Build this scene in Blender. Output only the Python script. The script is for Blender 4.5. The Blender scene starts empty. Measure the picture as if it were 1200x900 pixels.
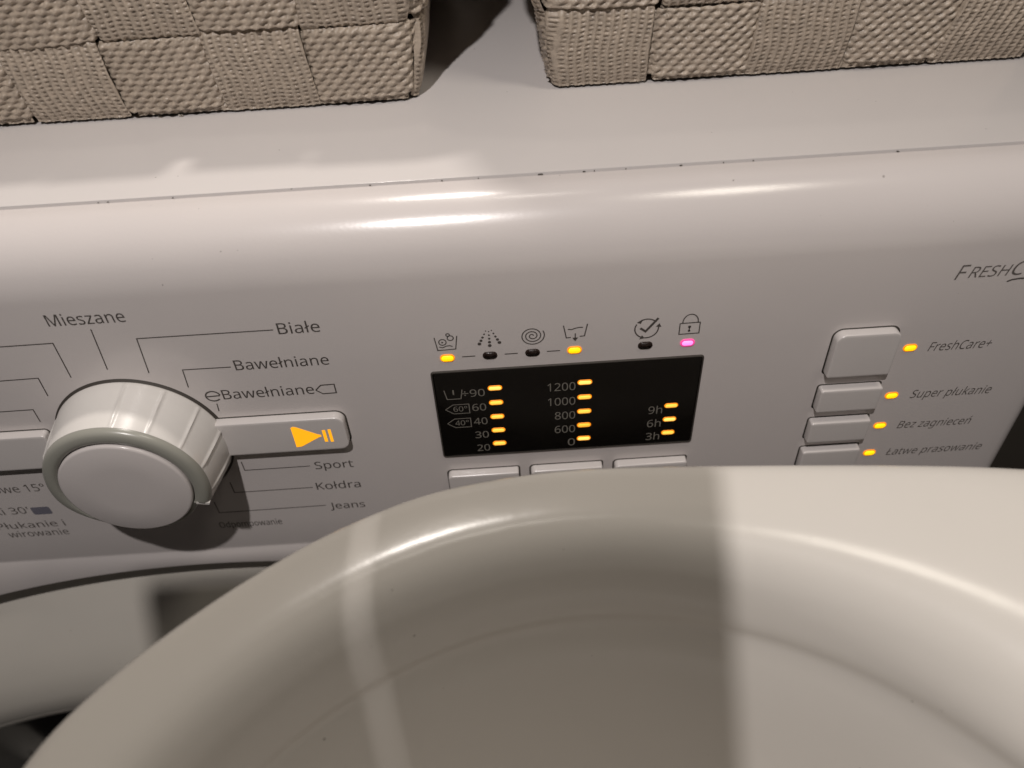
import bpy, bmesh, math, random
import numpy as np
from mathutils import Matrix, Vector

random.seed(7)
rng = np.random.default_rng(7)
scene = bpy.context.scene
COL = scene.collection
ZO = 0.792                      # panel zero line above the floor, metres


def W(x, y, z):
    """millimetres (x along the panel, y into the machine, z up) -> metres"""
    return (x * 0.001, y * 0.001, z * 0.001 + ZO)


# ------------------------------------------------------------------ camera
R = np.array([[9.97949904e-01, -6.39973954e-02, -5.68191602e-04],
              [-4.25801921e-02, -6.70554207e-01, 7.40637552e-01],
              [-4.77798775e-02, -7.39094980e-01, -6.71904527e-01]])
CAM = (-18.14, -187.92, 163.38)
cd = bpy.data.cameras.new('camera')
cam = bpy.data.objects.new('camera', cd)
COL.objects.link(cam)
cd.sensor_width = 36.0
cd.lens = 27.0
cd.clip_start = 0.01
cd.clip_end = 50
m = Matrix.Identity(4)
for i in range(3):
    m[i][0] = R[i, 0]
    m[i][1] = -R[i, 1]
    m[i][2] = -R[i, 2]
loc = W(*CAM)
for i in range(3):
    m[i][3] = loc[i]
cam.matrix_world = m
cd.dof.use_dof = True
cd.dof.focus_distance = 0.250
cd.dof.aperture_fstop = 8.5
scene.camera = cam

# ------------------------------------------------------------------ world, lamps, exposure
world = bpy.data.worlds.new('World')
scene.world = world
world.use_nodes = True
bgn = world.node_tree.nodes['Background']
bgn.inputs[0].default_value = (1.0, 0.92, 0.87, 1)
bgn.inputs[1].default_value = 0.045


def lamp(name, d, power, color, radius, about=(-40, -20, 0), dist=1400):
    v = Vector(d).normalized() * dist
    p = W(about[0] + v.x, about[1] + v.y, about[2] + v.z)
    l = bpy.data.lights.new(name, 'POINT')
    l.energy = power
    l.color = color
    l.shadow_soft_size = radius
    o = bpy.data.objects.new(name, l)
    o.location = p
    COL.objects.link(o)
    return o


lamp('mirror_lamp', (-0.088, -0.475, 0.875), 10.6, (1.0, 0.945, 0.92), 0.007, dist=650)
lamp('mirror_lamp', (0.38, -0.13, 0.92), 2.8, (1.0, 0.92, 0.80), 0.06, dist=650)
lamp('ceiling_lamp', (0.05, 0.125, 0.985), 2.5, (1.0, 0.93, 0.83), 0.02)
lamp('ceiling_lamp', (-0.05, 0.33, 0.92), 13.5, (1.0, 0.93, 0.86), 0.03, dist=1000)

scene.view_settings.view_transform = 'Standard'
scene.view_settings.look = 'None'
scene.view_settings.exposure = 0.0
scene.view_settings.gamma = 1.0
scene.view_settings.use_curve_mapping = False
scene.cycles.use_denoising = True
scene.cycles.max_bounces = 8
scene.cycles.diffuse_bounces = 2
scene.cycles.caustics_reflective = False
scene.cycles.caustics_refractive = False


# ------------------------------------------------------------------ materials
def mat(name, color, rough=0.4, spec=0.5, emit=None, estr=0.0, coat=0.0, mottle=0.0, mscale=60.0,
        bump=0.0, bscale=400.0, specks=0.0, metallic=0.0, rvar=0.0):
    mt = bpy.data.materials.new(name)
    mt.use_nodes = True
    nt = mt.node_tree
    b = nt.nodes['Principled BSDF']
    b.inputs['Base Color'].default_value = (*color, 1)
    b.inputs['Roughness'].default_value = rough
    b.inputs['Specular IOR Level'].default_value = spec
    b.inputs['Metallic'].default_value = metallic
    if coat:
        b.inputs['Coat Weight'].default_value = coat
        b.inputs['Coat Roughness'].default_value = 0.06
    if emit:
        b.inputs['Emission Color'].default_value = (*emit, 1)
        b.inputs['Emission Strength'].default_value = estr
    tc = nt.nodes.new('ShaderNodeTexCoord')
    last = None
    if mottle or specks or rvar:
        n = nt.nodes.new('ShaderNodeTexNoise')
        n.inputs['Scale'].default_value = mscale
        n.inputs['Detail'].default_value = 6
        nt.links.new(tc.outputs['Object'], n.inputs['Vector'])
        if mottle:
            mx = nt.nodes.new('ShaderNodeMix')
            mx.data_type = 'RGBA'
            mx.inputs['A'].default_value = (*[c * (1 - mottle) for c in color], 1)
            mx.inputs['B'].default_value = (*[min(1, c * (1 + mottle)) for c in color], 1)
            nt.links.new(n.outputs['Fac'], mx.inputs['Factor'])
            last = mx.outputs['Result']
        if rvar:
            mr = nt.nodes.new('ShaderNodeMapRange')
            mr.inputs['From Min'].default_value = 0.3
            mr.inputs['From Max'].default_value = 0.7
            mr.inputs['To Min'].default_value = max(0.02, rough - rvar)
            mr.inputs['To Max'].default_value = rough + rvar
            nt.links.new(n.outputs['Fac'], mr.inputs['Value'])
            nt.links.new(mr.outputs['Result'], b.inputs['Roughness'])
        if specks:                                    # sparse dust and dirt specks
            v = nt.nodes.new('ShaderNodeTexNoise')
            v.inputs['Scale'].default_value = 420
            v.inputs['Detail'].default_value = 1
            nt.links.new(tc.outputs['Object'], v.inputs['Vector'])
            mr = nt.nodes.new('ShaderNodeMapRange')
            mr.inputs['From Min'].default_value = 0.81
            mr.inputs['From Max'].default_value = 0.825
            mr.inputs['To Min'].default_value = 0.0
            mr.inputs['To Max'].default_value = specks
            nt.links.new(v.outputs['Fac'], mr.inputs['Value'])
            mx = nt.nodes.new('ShaderNodeMix')
            mx.data_type = 'RGBA'
            mx.inputs['A'].default_value = (*color, 1)
            mx.inputs['B'].default_value = (0.09, 0.075, 0.06, 1)
            nt.links.new(mr.outputs['Result'], mx.inputs['Factor'])
            if last:
                nt.links.new(last, mx.inputs['A'])
            last = mx.outputs['Result']
        if last:
            nt.links.new(last, b.inputs['Base Color'])
    if bump:
        n2 = nt.nodes.new('ShaderNodeTexNoise')
        n2.inputs['Scale'].default_value = bscale
        n2.inputs['Detail'].default_value = 4
        nt.links.new(tc.outputs['Object'], n2.inputs['Vector'])
        bp = nt.nodes.new('ShaderNodeBump')
        bp.inputs['Strength'].default_value = bump
        bp.inputs['Distance'].default_value = 0.001
        nt.links.new(n2.outputs['Fac'], bp.inputs['Height'])
        nt.links.new(bp.outputs['Normal'], b.inputs['Normal'])
    return mt


M = {}
M['panel'] = mat('panel_white_plastic', (0.615, 0.57, 0.553), 0.21, 0.5, mottle=0.03, mscale=25, specks=0.5, bump=0.02, bscale=900)
M['lid'] = mat('lid_white_enamel', (0.62, 0.585, 0.57), 0.2, 0.5, mottle=0.025, mscale=18, specks=0.5, rvar=0.05)
M['cabinet'] = mat('cabinet_white_enamel', (0.70, 0.67, 0.64), 0.3, mottle=0.02)
M['button'] = mat('button_white_plastic', (0.62, 0.582, 0.563), 0.26, mottle=0.03, mscale=80)
M['knob'] = mat('knob_white_plastic', (0.68, 0.652, 0.62), 0.27, mottle=0.03, mscale=80, bump=0.02, bscale=700)
M['ring'] = mat('knob_grey_plastic', (0.29, 0.285, 0.25), 0.28, mottle=0.05, mscale=90)
M['gap'] = mat('joint_shadow_plastic', (0.05, 0.042, 0.035), 0.7)
M['display'] = mat('display_black_plastic', (0.006, 0.005, 0.004), 0.16, 0.35, rvar=0.04, mscale=30)
M['printsoft'] = mat('print_soft_grey', (0.125, 0.11, 0.10), 0.5)
M['print'] = mat('print_dark_grey', (0.075, 0.065, 0.058), 0.5)
M['printlight'] = mat('print_pale_grey', (0.20, 0.185, 0.16), 0.5)
M['printblue'] = mat('print_blue_grey', (0.17, 0.165, 0.20), 0.5)
M['led'] = mat('led_amber_core', (0.9, 0.5, 0.05), 0.4, emit=(1.0, 0.60, 0.075), estr=1.05)
M['ledy'] = mat('led_yellow_core', (0.9, 0.7, 0.02), 0.4, emit=(1.0, 0.66, 0.002), estr=1.15)
M['ledrim'] = mat('led_orange_rim', (0.6, 0.2, 0.01), 0.4, emit=(1.0, 0.27, 0.004), estr=0.8)
M['pink'] = mat('led_pink_core', (0.9, 0.3, 0.7), 0.4, emit=(1.0, 0.26, 0.80), estr=1.25)
M['pinkrim'] = mat('led_magenta_rim', (0.7, 0.1, 0.3), 0.4, emit=(0.85, 0.05, 0.28), estr=0.75)
M['leddark'] = mat('led_unlit', (0.028, 0.016, 0.012), 0.35)
M['leddark2'] = mat('led_unlit_core', (0.018, 0.010, 0.008), 0.25)
M['play'] = mat('start_symbol_amber', (0.8, 0.4, 0.02), 0.4, emit=(1.0, 0.40, 0.006), estr=0.88, mottle=0.1, mscale=300)
M['door'] = mat('door_white_plastic', (0.56, 0.525, 0.47), 0.15, 0.5, mottle=0.02, specks=0.3)
M['glass'] = mat('door_dark_glass', (0.012, 0.012, 0.012), 0.12, 0.5)
M['gasket'] = mat('gasket_dark_rubber', (0.03, 0.028, 0.026), 0.6)
M['basin'] = mat('basin_glossy_white', (0.565, 0.535, 0.495), 0.20, 0.28, mottle=0.035, mscale=14, specks=0.75, bump=0.10, bscale=70, rvar=0.0)
M['scuff'] = mat('basin_scuff', (0.20, 0.17, 0.13), 0.6)
M['strap'] = mat('woven_taupe_cord', (0.415, 0.345, 0.275), 0.34, 0.6, mottle=0.42, mscale=420, bump=0.35, bscale=1600)
M['lining'] = mat('basket_brown_lining', (0.10, 0.07, 0.045), 0.9)
M['wall'] = mat('wall_dark_paint', (0.10, 0.085, 0.07), 0.8, mottle=0.1)
M['floor'] = mat('floor_dark_tile', (0.03, 0.027, 0.025), 0.5, mottle=0.2, mscale=8)
M['phone'] = mat('phone_black_glass', (0.02, 0.02, 0.022), 0.3)
M['lint'] = mat('lint_grey', (0.40, 0.36, 0.31), 0.9)


# ------------------------------------------------------------------ mesh helpers
def link(name, me, parent=None, smooth=True, mats=None, auto=None):
    o = bpy.data.objects.new(name, me)
    COL.objects.link(o)
    if mats:
        for k in mats:
            me.materials.append(k)
    if smooth and len(me.polygons):
        me.polygons.foreach_set('use_smooth', [True] * len(me.polygons))
        if auto:
            me.set_sharp_from_angle(angle=math.radians(auto))
    if parent:
        o.parent = parent
        o.matrix_parent_inverse = parent.matrix_world.inverted()
    return o


def pydata(name, verts, faces, parent=None, material=None, smooth=True, auto=None, recalc=True):
    me = bpy.data.meshes.new(name)
    me.from_pydata([W(*v) for v in verts], [], faces)
    if recalc:
        bm = bmesh.new()
        bm.from_mesh(me)
        bmesh.ops.remove_doubles(bm, verts=bm.verts, dist=1e-7)
        bmesh.ops.recalc_face_normals(bm, faces=bm.faces)
        bm.to_mesh(me)
        bm.free()
    return link(name, me, parent, smooth, [material] if material else None, auto)


def thing(name, label, cat, at, group=None):
    o = bpy.data.objects.new(name, None)
    COL.objects.link(o)
    o.location = W(*at)
    o.empty_display_size = 0.02
    o['label'] = label
    o['category'] = cat
    if group:
        o['group'] = group
    bpy.context.view_layer.update()
    return o


def grid_faces(nu, nv, wrap_u=False, wrap_v=False):
    f = []
    for i in range(nu if wrap_u else nu - 1):
        for j in range(nv if wrap_v else nv - 1):
            a = i * nv + j
            b = ((i + 1) % nu) * nv + j
            c = ((i + 1) % nu) * nv + (j + 1) % nv
            d = i * nv + (j + 1) % nv
            f.append((a, b, c, d))
    return f


def box(name, x0, x1, y0, y1, z0, z1, material, parent=None, bevel=0.0, seg=3):
    bm = bmesh.new()
    vs = [bm.verts.new(W(x, y, z)) for x in (x0, x1) for y in (y0, y1) for z in (z0, z1)]
    for f in ((0, 1, 3, 2), (4, 6, 7, 5), (0, 4, 5, 1), (2, 3, 7, 6), (0, 2, 6, 4), (1, 5, 7, 3)):
        bm.faces.new([vs[i] for i in f])
    bmesh.ops.recalc_face_normals(bm, faces=bm.faces)
    if bevel:
        bmesh.ops.bevel(bm, geom=bm.edges[:], offset=bevel * 0.001, segments=seg, affect='EDGES', profile=0.5)
    me = bpy.data.meshes.new(name)
    bm.to_mesh(me)
    bm.free()
    return link(name, me, parent, True, [material], 40)


def rounded(x0, x1, z0, z1, r, n=8):
    """outline of a rounded rectangle; r = (top left, top right, bottom right, bottom left)"""
    if not isinstance(r, (tuple, list)):
        r = (r,) * 4
    pts = []
    for (cx, cz, rr, a0) in ((x1 - r[1], z1 - r[1], r[1], 90), (x1 - r[2], z0 + r[2], r[2], 0),
                             (x0 + r[3], z0 + r[3], r[3], -90), (x0 + r[0], z1 - r[0], r[0], 180)):
        for k in range(n + 1):
            a = math.radians(a0 - 90 * k / n)
            pts.append((cx + rr * math.cos(a), cz + rr * math.sin(a)))
    return pts


def inset(pts, d):
    n = len(pts)
    out = []
    for i in range(n):
        p, q, s = pts[i - 1], pts[i], pts[(i + 1) % n]
        k = 1
        while (abs(p[0] - q[0]) + abs(p[1] - q[1])) < 1e-6 and k < n:
            k += 1
            p = pts[i - k]
        k = 1
        while (abs(s[0] - q[0]) + abs(s[1] - q[1])) < 1e-6 and k < n:
            k += 1
            s = pts[(i + k) % n]
        t = np.array([s[0] - p[0], s[1] - p[1]])
        t /= (np.linalg.norm(t) + 1e-9)
        nrm = np.array([t[1], -t[0]])      # outlines run clockwise: this points inward
        out.append((q[0] + nrm[0] * d, q[1] + nrm[1] * d))
    return out


def plate(name, rings, parent, material, auto=None, skew=None):
    """rings: list of (outline, y) from the panel outwards, last one capped"""
    verts, faces = [], []
    n = len(rings[0][0])
    for pts, y in rings:
        for (x, z) in pts:
            verts.append((x, y + (skew(x, z) if skew else 0), z))
    for k in range(len(rings) - 1):
        for i in range(n):
            j = (i + 1) % n
            faces.append((k * n + i, k * n + j, (k + 1) * n + j, (k + 1) * n + i))
    faces.append(tuple(range((len(rings) - 1) * n, len(rings) * n)))
    return pydata(name, verts, faces, parent, material, True, auto)


# ------------------------------------------------------------------ setting: floor and wall
def slab(name, x0, x1, y0, y1, z0, z1, material):
    o = box(name, x0, x1, y0, y1, z0, z1, material)
    o['kind'] = 'structure'
    return o


slab('floor', -2500, 2500, -2500, 700, -832, -792, M['floor'])
slab('wall', -2500, 2500, 470, 560, -792, 1700, M['wall'])

# ------------------------------------------------------------------ washing machine
MX0, MX1 = -455.0, 165.0
wm = thing('washing_machine', 'white front-loading washing machine with lit control panel and round knob', 'washing machine',
           ((MX0 + MX1) / 2, 200, -792))

box('cabinet', MX0 + 2, MX1 - 2, 26, 440, -780, 50, M['cabinet'], wm, 3)
# lid: front edge slightly rounded, ends at the seam
lid = box('lid', MX0, MX1 + 7, 20.1, 446, 32, 57.7, M['lid'], wm, 0.35, 2)
box('lid_joint', MX0 + 1, MX1 - 1, 17, 21.5, 40, 54.5, M['gap'], wm)

# grime caught in the joint, and a few crumbs lying on the lid
gv, gf = [], []
for k in range(14):
    gx = random.uniform(-150, 140)
    ln = random.choice((0.2, 0.3, 0.5, 0.9))
    hh = random.uniform(0.03, 0.12)
    b0 = len(gv)
    for (dx, dy, dz) in ((-ln, 0, 0), (ln, 0, 0), (ln * .8, .55, 0), (-ln * .7, .55, 0), (-ln * .6, .2, hh), (ln * .6, .2, hh), (ln * .5, .6, hh), (-ln * .5, .6, hh)):
        gv.append((gx + dx, 19.35 + dy, 57.15 + dz))
    for q in ((0, 1, 5, 4), (1, 2, 6, 5), (2, 3, 7, 6), (3, 0, 4, 7), (4, 5, 6, 7)):
        gf.append(tuple(b0 + i for i in q))
grime = pydata('joint_grime', gv, gf, wm, M['gap'], False)
grime['kind'] = 'stuff'

# control panel: a profile swept along x, bottom edge scalloped over the door
def lip_z(x):
    return -93.5 - (x + 145.0) ** 2 / (2 * 335.0)


prof = []
prof.append(('c', 19.0, 30.0))
prof.append(('c', 19.2, 56.6))
prof.append(('c', 18.7, 57.3))
for k in range(0, 25):
    a = math.radians(86 - 86 * k / 24)
    prof.append(('c', 17.5 - 17.5 * math.sin(math.pi / 2 - a) ** 1.0 if False else 17.5 - 17.5 * math.cos(a), 36.0 + 21.2 * math.sin(a)))
for z in (25, 10, -10, -30, -50, -70, -84.5):
    prof.append(('c', 0.0, z))
prof.append(('c', 0.10, -85.3))
prof.append(('c', -0.05, -86.2))
prof.append(('c', -0.7, -87.6))
prof.append(('l', -1.5, 1.6))
prof.append(('l', -1.5, 0.5))
prof.append(('l', -0.6, 0.0))
prof.append(('l', 16.0, 0.0))
xs = np.concatenate([[MX0], MX0 + 6 * (1 - np.cos(np.linspace(0.3, math.pi / 2, 6))), np.linspace(MX0 + 10, MX1 - 10, 90),
                     (MX1 - 6 * (1 - np.cos(np.linspace(0.3, math.pi / 2, 6))))[::-1], [MX1]])
V = []
for x in xs:
    e = min(x - MX0, MX1 - x)
    back = 0.0
    if e < 6:
        back = 6 - math.sqrt(max(0.0, 36 - (6 - e) ** 2))
    for kind, y, z in prof:
        zz = z if kind == 'c' else max(lip_z(x), -150) + z
        V.append((x, min(19.2, y + back), zz))
F = grid_faces(len(xs), len(prof), False, True)
n = len(prof)
F.append(tuple(range(n)))
F.append(tuple(range((len(xs) - 1) * n, len(xs) * n)))
panel = pydata('control_panel', V, F, wm, M['panel'], True, 50)


# --- flat prints (text and line art), a hair proud of the panel
# letter shapes: advance width, outline points and faces on a grid with cap height 200
GLYPHS = {
    "'": (63, '45,200 39,128 24,128 18,200', '2,0,3 2,1,0'),
    '+': (160, '90,109 146,109 146,89 90,89 90,31 70,31 70,89 14,89 14,109 70,109 70,167 90,167', '9,11,10 9,0,11 7,9,8 7,0,9 7,1,0 7,2,1 6,2,7 5,3,6 3,2,6 5,4,3'),
    '0': (160, '146,100 146,77 143,57 138,39 131,25 122,13 111,4 96,-1 80,-3 59,0 43,10 30,25 21,45 16,70 14,100 15,130 20,156 29,176 41,191 58,200 80,203 100,200 117,191 130,176 139,156 145,130 38,100 39,75 42,55 48,39 56,27 66,20 80,18 93,20 104,27 112,38 117,54 121,75 122,100 121,125 117,146 112,162 104,173 93,180 80,182 66,180 56,173 48,162 42,146 39,125', '19,21,20 18,21,19 18,22,21 17,22,18 17,44,22 44,23,22 17,45,44 43,23,44 17,46,45 42,23,43 16,46,17 42,24,23 16,47,46 41,24,42 16,48,47 40,24,41 15,48,16 40,25,24 15,49,48 39,25,40 14,49,15 39,0,25 14,26,49 38,0,39 13,26,14 13,27,26 37,0,38 37,1,0 37,2,1 13,28,27 36,2,37 12,28,13 36,3,2 12,29,28 35,3,36 11,29,12 35,4,3 11,30,29 34,4,35 11,31,30 33,4,34 10,31,11 33,5,4 10,32,31 32,5,33 10,5,32 10,6,5 9,6,10 9,7,6 8,7,9'),
    '1': (160, '99,0 75,0 75,140 75,147 75,154 76,159 76,164 76,169 76,174 72,170 68,167 64,163 59,159 38,141 25,158 79,200 99,200', '14,16,15 14,8,16 8,0,16 14,9,8 7,0,8 14,10,9 6,0,7 14,11,10 5,0,6 14,12,11 4,0,5 14,13,12 3,0,4 2,0,3 1,0,2'),
    '2': (160, '146,0 13,0 13,20 66,73 80,88 91,100 100,112 107,123 111,135 112,148 110,163 103,173 91,180 77,182 63,181 51,177 40,171 29,163 16,179 24,186 33,191 43,196 53,200 65,202 77,203 94,201 109,196 121,189 130,178 136,165 138,150 136,134 131,120 123,107 113,93 101,79 86,65 45,24 45,22 146,22', '23,25,24 22,25,23 22,26,25 21,26,22 21,27,26 20,27,21 19,27,20 19,28,27 18,13,19 13,28,19 18,14,13 12,28,13 18,15,14 11,28,12 17,16,18 16,15,18 11,29,28 10,29,11 10,30,29 9,30,10 9,31,30 8,31,9 7,31,8 7,32,31 6,32,7 6,33,32 5,33,6 5,34,33 4,34,5 4,35,34 3,35,4 3,36,35 2,36,3 2,37,36 2,38,37 2,39,38 2,0,39 1,0,2'),
    '3': (160, '138,153 137,141 133,130 127,121 119,114 108,109 97,105 97,104 118,99 132,89 141,75 144,57 142,40 136,26 126,14 111,5 92,-1 68,-3 52,-2 38,0 25,3 13,8 13,31 26,26 40,21 54,19 68,18 91,21 107,28 116,41 118,57 117,69 112,78 104,84 93,89 79,92 62,93 43,93 43,114 63,114 78,115 90,118 100,124 107,132 111,141 113,152 110,164 103,174 92,180 76,182 66,182 57,180 49,177 41,174 34,170 26,165 14,182 26,190 40,197 57,201 76,203 104,199 123,189 134,173', '59,61,60 58,61,59 58,62,61 57,62,58 56,62,57 56,49,62 49,48,62 48,63,62 55,54,56 54,53,56 53,52,56 52,51,56 51,50,56 50,49,56 47,63,48 46,63,47 46,0,63 45,0,46 45,1,0 44,1,45 43,1,44 43,2,1 42,2,43 42,3,2 41,3,42 41,4,3 40,4,41 39,4,40 39,5,4 37,39,38 37,5,39 37,6,5 37,7,6 37,8,7 37,36,8 36,9,8 35,9,36 34,9,35 33,9,34 33,10,9 32,10,33 31,10,32 31,11,10 30,11,31 29,11,30 29,12,11 28,12,29 28,13,12 21,23,22 27,13,28 27,14,13 21,24,23 21,25,24 26,14,27 21,26,25 21,14,26 21,15,14 20,15,21 20,16,15 19,16,20 18,16,19 18,17,16'),
    '4': (160, '155,45 125,45 125,0 102,0 102,45 6,45 6,66 100,201 125,201 125,68 155,68 102,131 102,137 102,144 102,150 102,155 102,160 103,165 103,170 103,175 102,175 99,169 96,163 93,158 90,153 30,68 102,68', '6,20,7 20,8,7 20,19,8 19,9,8 6,21,20 18,9,19 17,9,18 6,22,21 16,9,17 6,23,22 15,9,16 6,24,23 14,9,15 6,25,24 13,9,14 12,9,13 11,9,12 26,9,11 6,26,25 6,9,26 6,10,9 6,0,10 5,0,6 4,0,5 3,1,4 1,0,4 3,2,1'),
    '5': (160, '77,123 96,121 113,116 126,107 136,96 142,81 144,64 142,45 135,28 124,15 110,5 91,-1 69,-3 55,-2 40,0 28,3 18,8 18,31 29,26 42,22 56,19 70,18 84,19 96,23 105,29 113,37 118,48 119,61 116,79 107,91 91,99 69,102 61,102 51,101 42,99 35,98 22,106 30,200 130,200 130,178 51,178 46,120 52,121 59,122 68,122', '36,40,37 40,38,37 40,39,38 36,41,40 44,1,0 43,1,44 42,1,43 42,2,1 41,2,42 36,2,41 36,3,2 36,31,3 31,4,3 35,34,36 34,33,36 33,32,36 32,31,36 30,4,31 29,4,30 29,5,4 28,5,29 28,6,5 27,6,28 27,7,6 26,7,27 25,7,26 25,8,7 24,8,25 16,18,17 23,8,24 23,9,8 16,19,18 22,9,23 16,20,19 21,9,22 16,21,20 16,9,21 16,10,9 15,10,16 15,11,10 14,11,15 13,11,14 13,12,11'),
    '6': (160, '15,85 16,103 18,120 21,136 26,151 33,166 42,178 54,188 68,196 86,201 107,203 113,203 120,202 127,201 132,200 132,179 126,181 120,182 114,182 108,183 90,181 75,176 64,169 55,159 49,146 44,133 42,118 40,102 42,102 46,108 52,114 59,118 68,122 78,124 89,125 105,123 119,118 131,109 140,97 145,82 147,64 145,45 139,29 130,15 117,5 102,-1 83,-3 70,-1 57,3 45,9 35,19 27,31 21,46 17,64 83,18 99,21 112,29 120,44 123,64 120,82 113,95 101,103 84,106 72,105 61,100 52,94 46,87 42,78 40,69 41,60 43,51 46,42 51,34 57,28 65,22 73,19', '9,11,10 9,12,11 9,13,12 9,14,13 8,14,9 8,16,14 16,15,14 7,18,8 18,17,8 17,16,8 6,19,7 19,18,7 6,20,19 6,21,20 5,21,6 5,22,21 5,23,22 4,23,5 4,24,23 3,24,4 3,25,24 2,25,3 2,26,25 33,35,34 32,35,33 32,36,35 31,36,32 1,26,2 30,36,31 30,37,36 1,27,26 29,37,30 29,62,37 62,38,37 28,62,29 28,63,62 61,38,62 28,64,63 60,38,61 0,27,1 0,28,27 0,64,28 0,65,64 60,39,38 59,39,60 0,66,65 0,67,66 53,67,0 59,40,39 58,40,59 53,68,67 53,69,68 52,69,53 57,40,58 57,41,40 52,70,69 52,71,70 51,71,52 57,42,41 56,42,57 51,72,71 51,73,72 50,73,51 55,42,56 55,43,42 50,74,73 50,75,74 54,43,55 50,54,75 49,54,50 49,43,54 49,44,43 48,44,49 48,45,44 47,45,48 47,46,45'),
    '8': (160, '80,203 96,201 111,197 123,191 132,181 138,169 140,155 138,144 135,134 129,125 121,118 112,112 102,106 113,100 124,93 133,85 140,75 145,65 146,52 144,36 138,23 128,12 115,4 99,-1 81,-3 61,-1 44,4 31,11 21,22 16,35 14,51 15,64 19,75 26,84 35,92 45,99 55,104 46,110 37,117 30,125 25,134 21,144 20,155 22,169 28,181 37,190 49,197 64,201 38,51 40,37 48,26 61,19 80,17 98,19 111,26 119,38 122,52 121,61 117,69 111,76 102,82 92,88 80,93 76,94 64,89 55,83 48,76 42,69 39,60 80,183 66,181 54,175 47,166 44,154 45,145 49,137 55,130 62,125 71,120 81,115 90,120 98,125 105,130 111,137 114,145 115,154 113,166 106,175 94,181', '47,1,0 47,2,1 46,2,47 46,3,2 45,3,46 45,4,3 44,69,45 69,4,45 44,70,69 88,4,69 88,5,4 43,70,44 43,71,70 87,5,88 43,72,71 86,5,87 42,72,43 86,6,5 42,73,72 85,6,86 41,73,42 85,7,6 41,74,73 84,7,85 83,7,84 41,75,74 40,75,41 83,8,7 82,8,83 40,76,75 82,9,8 39,76,40 39,77,76 81,9,82 81,10,9 38,77,39 38,78,77 80,10,81 38,79,78 79,10,80 79,11,10 37,79,38 37,11,79 37,12,11 36,12,37 36,13,12 35,13,36 35,14,13 34,63,35 63,14,35 34,64,63 62,14,63 61,14,62 61,15,14 33,64,34 33,65,64 60,15,61 60,16,15 32,65,33 32,66,65 59,16,60 32,67,66 58,16,59 58,17,16 31,67,32 31,68,67 57,17,58 57,18,17 30,68,31 56,18,57 30,48,68 56,19,18 55,19,56 29,48,30 29,49,48 54,19,55 29,50,49 54,20,19 28,50,29 28,51,50 53,20,54 53,21,20 27,51,28 27,52,51 52,21,53 27,21,52 27,22,21 26,22,27 26,23,22 25,23,26 25,24,23'),
    '9': (160, '146,115 145,98 143,81 140,64 135,49 128,34 119,22 107,12 92,4 75,-1 54,-3 48,-3 41,-2 34,-1 29,0 29,21 34,20 40,18 47,18 53,17 71,19 86,24 97,31 106,41 112,53 117,67 119,82 121,98 119,98 114,92 108,86 101,82 93,78 83,76 71,75 55,77 41,82 30,91 21,103 16,117 14,135 16,155 22,171 32,185 44,195 60,201 78,203 92,201 104,197 116,191 126,181 134,169 140,154 144,136 78,182 62,179 49,171 41,156 38,136 41,118 48,105 60,97 77,94 89,95 100,100 109,106 115,113 119,122 121,131 120,140 118,149 115,158 110,166 104,172 97,178 88,181', '45,47,46 45,48,47 44,48,45 44,49,48 43,49,44 43,50,49 42,55,43 55,54,43 54,50,43 75,50,54 74,50,75 74,51,50 42,56,55 73,51,74 72,51,73 41,56,42 41,57,56 72,52,51 71,52,72 70,52,71 41,58,57 40,58,41 70,53,52 69,53,70 68,53,69 40,59,58 68,0,53 39,59,40 67,0,68 66,0,67 39,60,59 38,60,39 66,1,0 65,1,66 64,1,65 38,61,60 37,61,38 63,28,64 28,27,64 27,1,64 63,29,28 26,1,27 26,2,1 37,62,61 62,29,63 37,29,62 37,30,29 36,30,37 36,31,30 25,2,26 35,31,36 35,32,31 25,3,2 35,33,32 34,33,35 24,3,25 24,4,3 23,4,24 23,5,4 22,5,23 22,6,5 21,6,22 20,6,21 20,7,6 14,16,15 14,17,16 19,7,20 14,18,17 14,19,18 14,7,19 14,8,7 14,9,8 13,9,14 13,10,9 12,10,13 11,10,12'),
    'A': (179, '153,0 129,62 49,62 25,0 0,0 78,201 101,201 179,0 99,145 97,148 96,153 94,159 92,165 90,171 89,175 88,169 86,163 85,158 83,153 82,149 80,145 58,84 121,84', '4,6,5 4,14,6 14,7,6 4,15,14 13,7,14 12,7,13 4,16,15 11,7,12 4,17,16 10,7,11 4,18,17 4,19,18 9,7,10 4,20,19 8,7,9 4,21,20 22,7,8 4,2,21 2,22,21 2,1,22 1,7,22 4,3,2 0,7,1'),
    'B': (182, '84,200 117,197 141,189 155,174 160,150 159,139 156,130 150,121 143,114 134,109 122,106 122,105 134,102 145,97 154,91 161,82 165,71 167,57 165,40 159,26 148,15 135,7 118,2 97,0 27,0 27,200 89,115 111,117 125,123 132,133 134,148 131,162 123,171 107,177 85,178 52,178 52,115 52,94 52,21 93,21 115,24 130,32 137,44 140,59 139,69 135,77 129,84 120,89 107,93 91,94', '24,35,25 35,0,25 35,1,0 35,2,1 35,34,2 34,3,2 24,36,35 33,3,34 32,3,33 32,4,3 31,4,32 30,4,31 30,5,4 29,5,30 29,6,5 28,6,29 28,7,6 27,7,28 27,8,7 26,8,27 24,37,36 37,26,36 37,8,26 37,9,8 37,10,9 37,11,10 37,12,11 37,13,12 37,49,13 49,14,13 24,38,37 48,14,49 47,14,48 47,15,14 46,15,47 45,15,46 45,16,15 44,16,45 44,17,16 43,17,44 42,17,43 42,18,17 41,18,42 41,19,18 40,19,41 40,20,19 39,20,40 24,39,38 24,20,39 24,21,20 24,22,21 24,23,22'),
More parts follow.
